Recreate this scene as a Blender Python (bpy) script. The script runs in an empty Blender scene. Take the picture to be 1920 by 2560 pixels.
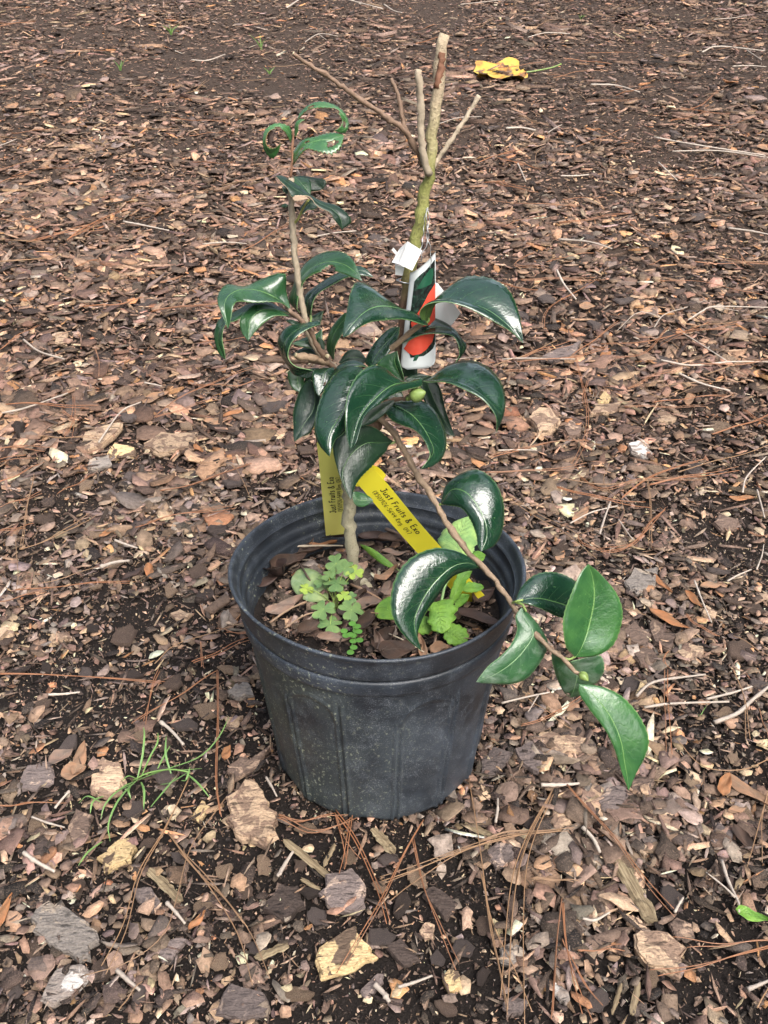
import bpy, math, random
import numpy as np
from mathutils import Vector, Matrix, noise as mnoise

R = math.radians
sc = bpy.context.scene
COL = sc.collection
rng = np.random.default_rng(11)
random.seed(7)

# ------------------------------------------------------------------ camera
FPX, W0, H0 = 2300.0, 1920.0, 2560.0          # focal length in pixels of the 1920 x 2560 frame
PITCH, CAMZ = R(33.0), 0.765
cd = bpy.data.cameras.new('camera')
cd.sensor_fit = 'VERTICAL'; cd.sensor_height = 36.0
cd.lens = FPX / H0 * 36.0
cd.clip_start = 0.02; cd.clip_end = 500
cam = bpy.data.objects.new('camera', cd); COL.objects.link(cam)
cam.location = (0, 0, CAMZ); cam.rotation_euler = (math.pi / 2 - PITCH, 0, 0)
sc.camera = cam

# ------------------------------------------------------------------ sky, sun, exposure
SUN_EL, SUN_AZ = R(50), R(150)                # azimuth measured from +Y towards +X
w = bpy.data.worlds.new('World'); sc.world = w; w.use_nodes = True
wn = w.node_tree; wn.nodes.clear()
sky = wn.nodes.new('ShaderNodeTexSky'); sky.sky_type = 'NISHITA'; sky.sun_disc = False
sky.sun_elevation = SUN_EL; sky.sun_rotation = SUN_AZ
sky.air_density = 1.0; sky.dust_density = 4.0; sky.ozone_density = 1.0
hs = wn.nodes.new('ShaderNodeHueSaturation'); hs.inputs['Saturation'].default_value = 0.55
bg = wn.nodes.new('ShaderNodeBackground'); bg.inputs['Strength'].default_value = 0.15
wo = wn.nodes.new('ShaderNodeOutputWorld')
wn.links.new(sky.outputs[0], hs.inputs['Color']); wn.links.new(hs.outputs[0], bg.inputs['Color'])
wn.links.new(bg.outputs[0], wo.inputs['Surface'])
sd = bpy.data.lights.new('sun', 'SUN'); sd.energy = 1.05; sd.angle = R(42); sd.color = (1, 0.97, 0.92)
sun = bpy.data.objects.new('sun', sd); COL.objects.link(sun)
sdir = Vector((math.sin(SUN_AZ) * math.cos(SUN_EL), math.cos(SUN_AZ) * math.cos(SUN_EL), math.sin(SUN_EL)))
sun.rotation_euler = (-sdir).to_track_quat('-Z', 'Y').to_euler()
sun.location = sdir * 20
vs = sc.view_settings
vs.view_transform = 'Standard'; vs.look = 'None'; vs.gamma = 1; vs.use_curve_mapping = False
vs.exposure = 1.68
sc.cycles.max_bounces = 6

# ------------------------------------------------------------------ picture geometry -> place
cp, sp = math.cos(PITCH), math.sin(PITCH)
def ray(px, py):
    a = (px - 960) / FPX; b = (py - 1280) / FPX
    return np.array([a, cp - b * sp, -sp - b * cp])
def P(px, py, Y):                              # the point at depth Y seen in that direction
    d = ray(px, py); t = Y / d[1]
    return np.array([d[0] * t, Y, CAMZ + d[2] * t])
def ZP(px, py, z):                             # the point at height z
    d = ray(px, py); t = (z - CAMZ) / d[2]
    return np.array([d[0] * t, d[1] * t, z])
SL = math.tan(R(6.3))
_g = np.random.default_rng(3).normal(size=(64, 64))
def vnoise(x, y, f, sx=0.0):
    x = np.asarray(x, float) * f + 31.3 + sx; y = np.asarray(y, float) * f + 17.7 + sx * 1.7
    i = np.floor(x).astype(int); j = np.floor(y).astype(int); u = x - i; v = y - j
    u = u * u * (3 - 2 * u); v = v * v * (3 - 2 * v)
    g = lambda a, b: _g[a % 64, b % 64]
    return (g(i, j) * (1 - u) + g(i + 1, j) * u) * (1 - v) + (g(i, j + 1) * (1 - u) + g(i + 1, j + 1) * u) * v
def gz(x, y):
    x = np.asarray(x, float); y = np.asarray(y, float)
    t = np.maximum(0, y - 0.85); s = SL * (np.sqrt(t * t + 0.04) - 0.2)
    s = np.where(s > 0.9, 0.9 + 0.6 * np.tanh((s - 0.9) / 0.6), s)
    near = np.clip((np.hypot(x + .006, y - .709) - .09) / .08, 0, 1)
    return s + near * (0.004 * vnoise(x, y, 6) + 0.0022 * vnoise(x, y, 17) - .001) + 0.012 * vnoise(x, y, 1.3) * np.clip((y - 1) / 1.5, 0, 1)
def GP(px, py):                                # the point of the ground seen there
    d = ray(px, py); lo = 0.2; hi = 12.0
    t0 = 0.3
    for k in range(400):
        t1 = t0 * 1.02 + 0.002
        q = d * t1
        if CAMZ + q[2] < gz(q[0], q[1]): break
        t0 = t1
    for k in range(20):
        tm = (t0 + t1) / 2; q = d * tm
        if CAMZ + q[2] < gz(q[0], q[1]): t1 = tm
        else: t0 = tm
    q = d * t1
    return np.array([q[0], q[1], float(gz(q[0], q[1]))])
# picture regions used to read positions: origin x, y and pixels per unit
FR = {'A': (520, 640, .2652), 'B': (860, 640, .2773), 'C': (640, 230, .1853), 'D': (900, 1120, .4581), 'E': (560, 1060, .4822),
      'F': (560, 1300, .4581), 'G': (500, 50, .5063), 'H': (500, 580, .5063), 'S': (0, 1700, .4822), 'T': (600, 1960, .4822),
      'U': (1200, 1700, .434), 'V': (0, 700, .452), 'X': (1240, 700, .452), 'N': (0, 0, 1.0), 'K': (0, 0, .5787), 'L': (960, 0, .5787)}
def px(fr, x, y):
    o = FR[fr]; return o[0] + x * o[2], o[1] + y * o[2]
Y0 = 0.725                                     # depth of the plant's stem
def D(fr, x, y, d): return P(*px(fr, x, y), Y0 + d * 0.01)

# ------------------------------------------------------------------ object helpers
def tag(o, label=None, cat=None, group=None, kind=None):
    if label: o['label'] = label
    if cat: o['category'] = cat
    if group: o['group'] = group
    if kind: o['kind'] = kind
    return o
def empty(name, loc):
    o = bpy.data.objects.new(name, None); COL.objects.link(o); o.location = loc; o.empty_display_size = .02
    return o
def mesh(name, V, F, mats, parent=None, mi=None, smooth=False, uv=None, loc=(0, 0, 0), world=True):
    """one mesh object; V in world coordinates (world=True: taken relative to loc / the parent's origin)"""
    V = np.asarray(V, float)
    base = np.array(loc, float)
    if parent is not None:
        q = parent; 
        while q is not None: base = base + np.array(q.location); q = q.parent
    if world: V = V - base
    me = bpy.data.meshes.new(name); me.from_pydata(V.tolist(), [], [list(map(int, f)) for f in F])
    for m in (mats if isinstance(mats, (list, tuple)) else [mats]): me.materials.append(m)
    if mi is not None: me.polygons.foreach_set('material_index', np.asarray(mi, dtype=np.int32))
    if smooth: me.polygons.foreach_set('use_smooth', np.ones(len(me.polygons), dtype=bool))
    if uv is not None:
        ul = me.uv_layers.new(name='UVMap'); li = np.empty(len(me.loops), dtype=np.int32); me.loops.foreach_get('vertex_index', li)
        ul.data.foreach_set('uv', np.asarray(uv, dtype=np.float32)[li].ravel())
    me.update()
    o = bpy.data.objects.new(name, me); COL.objects.link(o); o.location = loc
    if parent is not None: o.parent = parent
    return o
def cr(pts, n):
    """Catmull-Rom through pts, n samples evenly spaced along it"""
    p = np.asarray(pts, float)
    if len(p) == 2: 
        t = np.linspace(0, 1, n)[:, None]; return p[0] * (1 - t) + p[1] * t
    q = np.vstack([2 * p[0] - p[1], p, 2 * p[-1] - p[-2]]); out = []
    for i in range(1, len(q) - 2):
        t = np.linspace(0, 1, 16, endpoint=False)[:, None]
        a, b, c, d = q[i - 1], q[i], q[i + 1], q[i + 2]
        out.append(.5 * (2 * b + (c - a) * t + (2 * a - 5 * b + 4 * c - d) * t ** 2 + (3 * b - a - 3 * c + d) * t ** 3))
    out = np.vstack(out + [p[-1:]])
    s = np.r_[0, np.cumsum(np.linalg.norm(np.diff(out, axis=0), axis=1))]
    u = np.linspace(0, s[-1], n)
    return np.stack([np.interp(u, s, out[:, k]) for k in range(out.shape[1])], 1)
def nrm(v): return v / (np.linalg.norm(v, axis=-1, keepdims=True) + 1e-12)
def tube(pts, rad, ns=8, caps=True, rough=0.0, seed=0):
    p = np.asarray(pts, float); n = len(p)
    rad = np.broadcast_to(np.asarray(rad, float), (n,))
    T = nrm(np.gradient(p, axis=0)); ref = np.array([0.3, -1, .2])
    s = nrm(np.cross(T, ref)); u = np.cross(s, T)
    a = np.linspace(0, 2 * math.pi, ns, endpoint=False)
    rr = np.random.default_rng(seed)
    rv = 1 + rough * rr.normal(size=(n, ns)) * .5
    V = p[:, None] + (s[:, None] * np.cos(a)[None, :, None] + u[:, None] * np.sin(a)[None, :, None]) * (rad[:, None] * rv)[..., None]
    V = V.reshape(-1, 3); F = []
    for i in range(n - 1):
        for k in range(ns):
            k2 = (k + 1) % ns; F.append((i * ns + k, i * ns + k2, (i + 1) * ns + k2, (i + 1) * ns + k))
    if caps: F.append(tuple(range(ns))[::-1]); F.append(tuple((n - 1) * ns + k for k in range(ns)))
    return V, F
def join(parts):
    V = []; F = []; o = 0
    for v, f in parts:
        V.append(np.asarray(v)); F += [tuple(i + o for i in q) for q in f]; o += len(v)
    return np.vstack(V), F

# ------------------------------------------------------------------ materials
class Mat:
    def __init__(s, name, rough=.6, spec=.5):
        s.m = bpy.data.materials.new(name); s.m.use_nodes = True; s.t = s.m.node_tree
        s.b = s.t.nodes['Principled BSDF']; s.b.inputs['Roughness'].default_value = rough
        s.b.inputs['Specular IOR Level'].default_value = spec
    def n(s, typ, **kw):
        nd = s.t.nodes.new('ShaderNode' + typ)
        for k, v in kw.items():
            k2 = k.replace('_', ' ')
            if hasattr(nd, k) and k not in ('Color',): setattr(nd, k, v); continue
            i = int(k[1:]) if k[0] == 'i' and k[1:].isdigit() else k2
            s.set(nd, i, v)
        return nd
    def set(s, nd, i, v):
        sock = nd.inputs[i]
        if hasattr(v, 'is_output') or isinstance(v, bpy.types.NodeSocket): s.t.links.new(v, sock)
        elif isinstance(v, bpy.types.Node): s.t.links.new(v.outputs[0], sock)
        else:
            if isinstance(v, tuple) and len(v) == 3 and sock.type == 'RGBA': v = (*v, 1)
            sock.default_value = v
    def math(s, op, a, b=None, c=None, clamp=False):
        nd = s.t.nodes.new('ShaderNodeMath'); nd.operation = op; nd.use_clamp = clamp
        for i, v in enumerate((a, b, c)):
            if v is not None: s.set(nd, i, v)
        return nd.outputs[0]
    def mix(s, f, a, b, mode='MIX'):
        nd = s.t.nodes.new('ShaderNodeMix'); nd.data_type = 'RGBA'; nd.blend_type = mode; nd.clamp_result = False
        s.set(nd, 0, f); s.set(nd, 6, a); s.set(nd, 7, b); return nd.outputs[2]
    def ramp(s, f, stops, interp='LINEAR'):
        nd = s.t.nodes.new('ShaderNodeValToRGB'); cr_ = nd.color_ramp; cr_.interpolation = interp
        while len(cr_.elements) < len(stops): cr_.elements.new(.5)
        for e, (p, c) in zip(cr_.elements, stops):
            e.position = p; e.color = (*c, 1) if not np.isscalar(c) else (c, c, c, 1)
        s.set(nd, 0, f); return nd.outputs[0]
    def noise(s, scale, vec=None, detail=3, rough=.55, dist=0, out=0):
        nd = s.t.nodes.new('ShaderNodeTexNoise'); nd.inputs['Scale'].default_value = scale; nd.inputs['Detail'].default_value = detail
        nd.inputs['Roughness'].default_value = rough; nd.inputs['Distortion'].default_value = dist
        if vec is not None: s.t.links.new(vec, nd.inputs['Vector'])
        return nd.outputs[out]
    def obj(s): return s.t.nodes.new('ShaderNodeTexCoord').outputs['Object']
    def gen(s): return s.t.nodes.new('ShaderNodeTexCoord').outputs['Generated']
    def uvw(s): return s.t.nodes.new('ShaderNodeTexCoord').outputs['UV']
    def rnd(s): return s.t.nodes.new('ShaderNodeObjectInfo').outputs['Random']
    def pos(s): return s.t.nodes.new('ShaderNodeNewGeometry').outputs['Position']
    def col(s, v): s.set(s.b, 'Base Color', v); return s
    def rough(s, v): s.set(s.b, 'Roughness', v); return s
    def bump(s, h, strength=.5, dist=.001):
        nd = s.t.nodes.new('ShaderNodeBump'); nd.inputs['Strength'].default_value = strength; nd.inputs['Distance'].default_value = dist
        s.set(nd, 'Height', h); s.t.links.new(nd.outputs[0], s.b.inputs['Normal']); return s
def scalevec(m, vec, sx, sy, sz):
    nd = m.t.nodes.new('ShaderNodeMapping'); nd.inputs['Scale'].default_value = (sx, sy, sz); m.t.links.new(vec, nd.inputs['Vector']); return nd.outputs[0]

def simple(name, c, rough=.6, var=.25, scale=200, bump=.3, spec=.5, hue=None):
    m = Mat(name, rough, spec); p = m.obj()
    n = m.noise(scale, p, 4); r = m.rnd()
    f = m.math('ADD', m.math('MULTIPLY', n, 2 * var), 1 - var)
    c2 = m.mix(m.math('MULTIPLY', r, .7), c, hue or tuple(x * .75 for x in c))
    v = m.n('HueSaturation', Color=c2, Value=f)
    m.col(v.outputs[0])
    if bump: m.bump(n, bump, .001)
    return m.m

# soil
m = Mat('soil', .95, .2); p = m.pos()
n1 = m.noise(35, p, 5, .7); n2 = m.noise(400, p, 3, .7)
yy = m.n('SeparateXYZ', Vector=p).outputs[1]
cn = m.mix(n2, m.ramp(n1, [(.3, (.004, .0032, .003)), (.7, (.016, .012, .010))]), (.026, .020, .017))
cf = m.mix(n2, m.ramp(n1, [(.3, (.016, .011, .008)), (.7, (.055, .037, .028))]), (.085, .060, .046))
m.col(m.mix(m.ramp(m.math('MULTIPLY', yy, .25), [(.22, 0.0), (.55, 1.0)]), cn, cf))
m.bump(m.math('ADD', n1, n2), 1, .004); SOIL = m.m

# chips of the mulch: own colour per chip, grain and flaking on top
m = Mat('mulch_chip', .76, .3); p = m.pos()
at = m.n('Attribute'); at.attribute_name = 'chip'
n1 = m.noise(130, p, 4, .65); n2 = m.noise(700, p, 3, .7)
f = m.math('ADD', m.math('MULTIPLY', n1, 2.0), .02)
v = m.n('HueSaturation', Color=at.outputs['Color'], Value=f, Saturation=1.04)
c = m.mix(m.ramp(n2, [(.52, 0.0), (.68, .6)]), m.mix(m.ramp(n2, [(.30, .65), (.42, 0.0)]), v.outputs[0], (.03, .021, .017)), (.25, .175, .13))
m.col(c); m.bump(m.math('ADD', n1, m.math('MULTIPLY', n2, .6)), .9, .003); CHIP = m.m

def bark(name, a, b, pale, amt):
    m = Mat(name, .85, .3); p = m.obj(); r = m.rnd()
    # layered flakes: stretched noise, offset for each chunk
    off = m.n('VectorMath', operation='ADD'); m.set(off, 0, p)
    cx = m.n('CombineXYZ', X=m.math('MULTIPLY', r, 9.1), Y=m.math('MULTIPLY', r, 3.3), Z=0.0); m.set(off, 1, cx)
    ov = off.outputs[0]
    n1 = m.noise(45, ov, 5, .62, .6); n2 = m.noise(scale=420, vec=ov, detail=3)
    n3 = m.noise(60, scalevec(m, ov, 1, 3.2, 1), 4, .6, .4)
    base = m.mix(n3, a, b)
    base = m.mix(m.ramp(n1, [(.62 - amt * .3, 0.0), (.66 - amt * .3, 1.0)]), base, pale)
    dark = m.ramp(n3, [(.33, .3), (.42, 1.0)])
    v = m.n('HueSaturation', Color=m.mix(1.0, base, dark, 'MULTIPLY'), Value=m.math('ADD', m.math('MULTIPLY', n2, .9), m.math('ADD', .3, m.math('MULTIPLY', r, .5))))
    m.col(v.outputs[0])
    m.bump(m.math('ADD', m.math('ADD', n1, m.math('MULTIPLY', n3, 1.5)), m.math('MULTIPLY', n2, .4)), .9, .004)
    return m.m
BK = {'tan': bark('bark_tan', (.27, .175, .12), (.19, .13, .095), (.44, .31, .205), .5),
      'brown': bark('bark_brown', (.115, .078, .06), (.175, .12, .092), (.34, .235, .165), .15),
      'mauve': bark('bark_mauve', (.17, .132, .118), (.115, .09, .082), (.31, .23, .18), .1),
      'grey': bark('bark_grey', (.27, .235, .205), (.18, .152, .13), (.36, .29, .225), .25),
      'yellow': bark('bark_yellow', (.17, .115, .075), (.11, .075, .055), (.58, .42, .22), .55),
      'dark': bark('bark_dark', (.05, .035, .03), (.075, .055, .045), (.16, .11, .085), 0),
      'white': bark('bark_white', (.38, .33, .29), (.2, .15, .12), (.6, .55, .5), .4)}
NEEDLE = simple('needle_orange', (.30, .125, .055), .5, .25, 80, .1, hue=(.22, .12, .07))
NEEDLE2 = simple('needle_tan', (.30, .175, .09), .5, .2, 80, .1, hue=(.22, .135, .08))
TWIG = simple('twig_pale', (.47, .40, .33), .7, .35, 300, .5, hue=(.28, .23, .19))
m = Mat('wood_splinter', .85, .2); p = m.obj()
n1 = m.noise(60, scalevec(m, p, .22, 6, 6), 5, .7); n2 = m.noise(40, p, 4)
c = m.ramp(n1, [(.34, (.07, .05, .03)), (.46, (.22, .165, .10)), (.62, (.36, .29, .18)), (.75, (.50, .43, .30))])
m.col(m.mix(m.ramp(n2, [(.5, 0.0), (.68, .75)]), c, (.10, .075, .045))); m.bump(n1, 1.0, .003); SPLINT = m.m

def leafmat(name, top, pale, rough, gloss=.5, under=False, dust=.0, va=.13, bs=.35):
    m = Mat(name, rough, gloss); uv = m.uvw()
    s = m.n('SeparateXYZ', Vector=uv)
    a = m.math('ABSOLUTE', m.math('SUBTRACT', m.math('MULTIPLY', s.outputs[0], 2.0), 1.0)); v = s.outputs[1]
    n = m.noise(60, m.obj(), 4); nb = m.noise(25, m.obj(), 2)
    c = m.mix(m.ramp(n, [(.3, 0.0), (.75, 1.0)]), top, (top[0] * 2.4, top[1] * 1.8, top[2] * 1.5))
    sp_ = m.ramp(m.noise(420, m.obj(), 2), [(.70, 0.0), (.74, .35)]); c = m.mix(sp_, c, pale)
    # side veins leave the midrib at an angle
    ph = m.math('FRACT', m.math('ADD', m.math('MULTIPLY', v, 9.0), m.math('MULTIPLY', a, -2.2)))
    vein = m.ramp(m.math('ABSOLUTE', m.math('SUBTRACT', ph, .5)), [(.0, 1.0), (.07, 0.0)])
    vein = m.math('MULTIPLY', vein, m.ramp(a, [(.05, 1.0), (.85, 0.0)]))
    c = m.mix(m.math('MULTIPLY', vein, va), c, pale)
    rib = m.ramp(a, [(.010, 1.0), (.034, 0.0)])
    c = m.mix(m.math('MULTIPLY', rib, .6), c, pale)
    edge = m.ramp(a, [(.945, 0.0), (.985, 1.0)])
    c = m.mix(m.math('MULTIPLY', edge, .4), c, pale)
    if dust:
        d = m.ramp(m.noise(34, m.obj(), 5, .7, 1.2), [(.50, 0.0), (.72, 1.0)])
        c = m.mix(m.math('MULTIPLY', d, dust), c, (.36, .42, .36))
        m.rough(m.math('ADD', rough, m.math('MULTIPLY', d, .35)))
    else: m.rough(m.math('ADD', rough - .05, m.math('MULTIPLY', nb, .14)))
    m.col(c)
    h = m.math('ADD', m.math('MULTIPLY', vein, -.15 if bs < .5 else -.8), m.math('MULTIPLY', m.noise(75, m.obj(), 4, .65), 2.4))
    m.bump(m.math('SUBTRACT', h, m.math('MULTIPLY', rib, .5)), bs, .0012)
    return m.m
LTOP = leafmat('leaf_glossy', (.005, .024, .013), (.13, .25, .08), .16, .75)
LMID = leafmat('leaf_green', (.012, .048, .019), (.18, .33, .10), .25, .7)
LBRI = leafmat('leaf_bright', (.022, .085, .027), (.22, .38, .12), .25, .75)
LPALE = leafmat('leaf_dusty', (.018, .066, .028), (.22, .36, .16), .3, .5, dust=.4)
LDARK = leafmat('leaf_matt', (.005, .019, .0105), (.09, .18, .06), .29, .4)
LUND = leafmat('leaf_underside', (.05, .115, .035), (.16, .27, .09), .55, .3)
LRIM = simple('leaf_margin', (.19, .30, .13), .5, .2, 200, 0)
LBURN = simple('leaf_scorched', (.50, .36, .25), .8, .35, 200, .3)
STEMG = Mat('stem_bark', .75, .3); m = STEMG; p = m.obj()
n1 = m.noise(60, p, 4); n2 = m.noise(500, p, 3, .7)
hz_ = m.n('SeparateXYZ', Vector=p).outputs[2]
low = m.mix(m.ramp(hz_, [(.13, 0.0), (.17, 1.0)]), m.ramp(n1, [(.3, (.34, .315, .21)), (.7, (.46, .41, .29))]), m.ramp(n1, [(.3, (.10, .055, .036)), (.7, (.19, .12, .08))])); mossy = m.ramp(n1, [(.3, (.20, .21, .06)), (.6, (.30, .30, .10)), (.8, (.38, .34, .18))]); top_ = m.ramp(n1, [(.3, (.34, .26, .17)), (.7, (.52, .42, .29))])
c = m.mix(m.ramp(hz_, [(.30, 0.0), (.345, 1.0)]), low, mossy); c = m.mix(m.ramp(hz_, [(.40, 0.0), (.46, 1.0)]), c, top_)
c = m.mix(m.ramp(n2, [(.58, 0.0), (.7, .75)]), c, (.10, .085, .05)); m.col(c); m.bump(m.math('ADD', n2, m.noise(180, scalevec(m, p, 1, 1, .25), 3)), .9, .0015); STEMG = m.m
STEMP = simple('stem_pale', (.44, .36, .26), .75, .5, 190, 1.0)
STEMB = simple('stem_brown', (.21, .135, .09), .7, .45, 220, 1.0)
STEMD = simple('stem_tan_spotted', (.30, .21, .135), .7, .5, 260, 1.0)
STEMR = simple('stem_red', (.29, .15, .09), .6, .3, 200, .2)
CUT = simple('cut_wood', (.60, .50, .31), .8, .2, 400, .3)
LBROWN = simple('leaf_browned_margin', (.20, .13, .05), .7, .4, 300, 0)
PEEL = simple('peeled_bark', (.22, .10, .055), .8, .4, 160, .5)
YEL = simple('tag_yellow', (.95, .83, .05), .4, .03, 30, 0)
YEL2 = simple('tag_pale_yellow', (.95, .90, .24), .4, .03, 30, 0)
INK = simple('tag_ink', (.035, .033, .015), .6, .1, 30, 0)
WHITE = simple('white_plastic', (.80, .80, .78), .4, .03, 30, 0)
CARD = Mat('label_white', .25); CARD.col((.66, .70, .70)); CARD = CARD.m
m = Mat('label_print', .22); m.col(m.ramp(m.noise(160, m.obj(), 4, .6, 1), [(.45, (.013, .017, .016)), (.62, (.022, .05, .036)), (.74, (.10, .2, .15))])); PRINT = m.m
m = Mat('label_red', .25); m.col(m.mix(m.noise(90, m.obj(), 3), (.60, .045, .022), (.80, .13, .08))); RED = m.m
GRN = simple('label_green', (.02, .10, .055), .25, .3, 200, 0)
WIRE = Mat('wire', .35); WIRE.b.inputs['Metallic'].default_value = .8; WIRE.col((.45, .46, .46)); WIRE = WIRE.m
BUD = simple('bud_green', (.22, .31, .085), .45, .15, 120, .1)
DEADS = [leafmat('dead_leaf_brown', (.034, .025, .020), (.12, .088, .068), .7, .3, va=.4), leafmat('dead_leaf_tan', (.15, .105, .07), (.32, .24, .165), .72, .3, va=.3),
         leafmat('dead_leaf_dark', (.024, .017, .015), (.075, .055, .045), .6, .35, va=.4), leafmat('dead_leaf_orange', (.165, .088, .042), (.34, .21, .11), .62, .35, va=.3),
         leafmat('dead_leaf_grey', (.115, .092, .077), (.27, .225, .185), .75, .3, va=.4)]
OXA = leafmat('oxalis_leaf', (.075, .15, .055), (.22, .34, .14), .6, .3)
OXY = leafmat('oxalis_yellow', (.16, .26, .05), (.30, .38, .14), .6, .3)
MINT = leafmat('weed_leaf', (.075, .185, .028), (.24, .42, .10), .5, .35, va=.45, bs=.9)
MINTP = leafmat('weed_leaf_pale', (.13, .25, .085), (.26, .40, .19), .5, .35, va=.45, bs=.9)
SEED = simple('seedling_green', (.085, .23, .03), .5, .2, 100, 0)
GRASS = simple('grass_blade', (.16, .27, .07), .45, .2, 60, 0, hue=(.10, .20, .06))

# ================================================================== ground
gx = np.unique(np.r_[np.linspace(-40, -3, 30), np.linspace(-3, 3, 161), np.linspace(3, 40, 30)])
gy = np.unique(np.r_[np.linspace(-40, -.5, 25), np.linspace(-.5, 7, 221), np.linspace(7, 90, 40)])
XX, YY = np.meshgrid(gx, gy); ZZ = gz(XX, YY)
nx, ny = len(gx), len(gy)
F = [(j * nx + i, j * nx + i + 1, (j + 1) * nx + i + 1, (j + 1) * nx + i) for j in range(ny - 1) for i in range(nx - 1)]
ground = mesh('ground', np.stack([XX, YY, ZZ], -1).reshape(-1, 3), F, SOIL, smooth=True)
tag(ground, 'dark soil under the bark mulch', 'ground', kind='structure')

# unseen pine wood, added round the clearing to keep low sky out of reflections
def added_woodland():
    r = np.random.default_rng(40); TV = []; TF = []; LV = []
    for k in range(74):
        a = r.uniform(0, 2 * math.pi); d = r.uniform(11, 24); x, y = math.sin(a) * d, 2 + math.cos(a) * d; z = float(gz(x, y))
        if abs(math.atan2(x, y)) < .45 and y > 0 and d < 17: d = 20; x, y = math.sin(a) * d, 2 + math.cos(a) * d; z = float(gz(x, y))
        H_ = r.uniform(9, 15); p = cr([(x, y, z - .3), (x + r.normal(0, .2), y + r.normal(0, .2), z + H_ * .5), (x + r.normal(0, .4), y + r.normal(0, .4), z + H_)], 7)
        v, f = tube(p, np.linspace(.2, .04, 7), 7); o = sum(len(q) for q in TV); TV.append(v); TF += [tuple(i + o for i in q) for q in f]
        n = 420; t = r.uniform(.12, 1, n) ** .8; c = np.stack([np.interp(t, np.linspace(0, 1, 7), p[:, i]) for i in range(3)], 1)
        rad = (2.6 * (1 - t) ** .6 + .35) * np.sqrt(r.uniform(0, 1, n)); an = r.uniform(0, 6.28, n)
        c += np.stack([np.cos(an) * rad, np.sin(an) * rad, r.normal(0, .3, n)], 1)
        e1 = nrm(r.normal(size=(n, 3))); e2 = nrm(np.cross(e1, r.normal(size=(n, 3)))); s_ = r.uniform(.25, .6, (n, 1))
        LV.append(np.stack([c - e1 * s_, c + e2 * s_ * .5, c + e1 * s_, c - e2 * s_ * .5], 1).reshape(-1, 3))
    V = np.vstack(TV); L = np.vstack(LV); nl = len(L) // 4; o = len(V)
    F = TF + [(o + 4 * i, o + 4 * i + 1, o + 4 * i + 2, o + 4 * i + 3) for i in range(nl)]
    bk = simple('pine_trunk', (.09, .065, .05), .9, .4, 6, .3); fo = simple('pine_foliage', (.035, .06, .025), .7, .4, 3, 0)
    w_ = mesh('added_pine_wood', np.vstack([V, L]), F, [bk, fo], None, [0] * len(TF) + [1] * nl)
    tag(w_, 'unseen pine wood added round the mulched clearing to block the low sky', 'wood', kind='stuff')
added_woodland()

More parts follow.
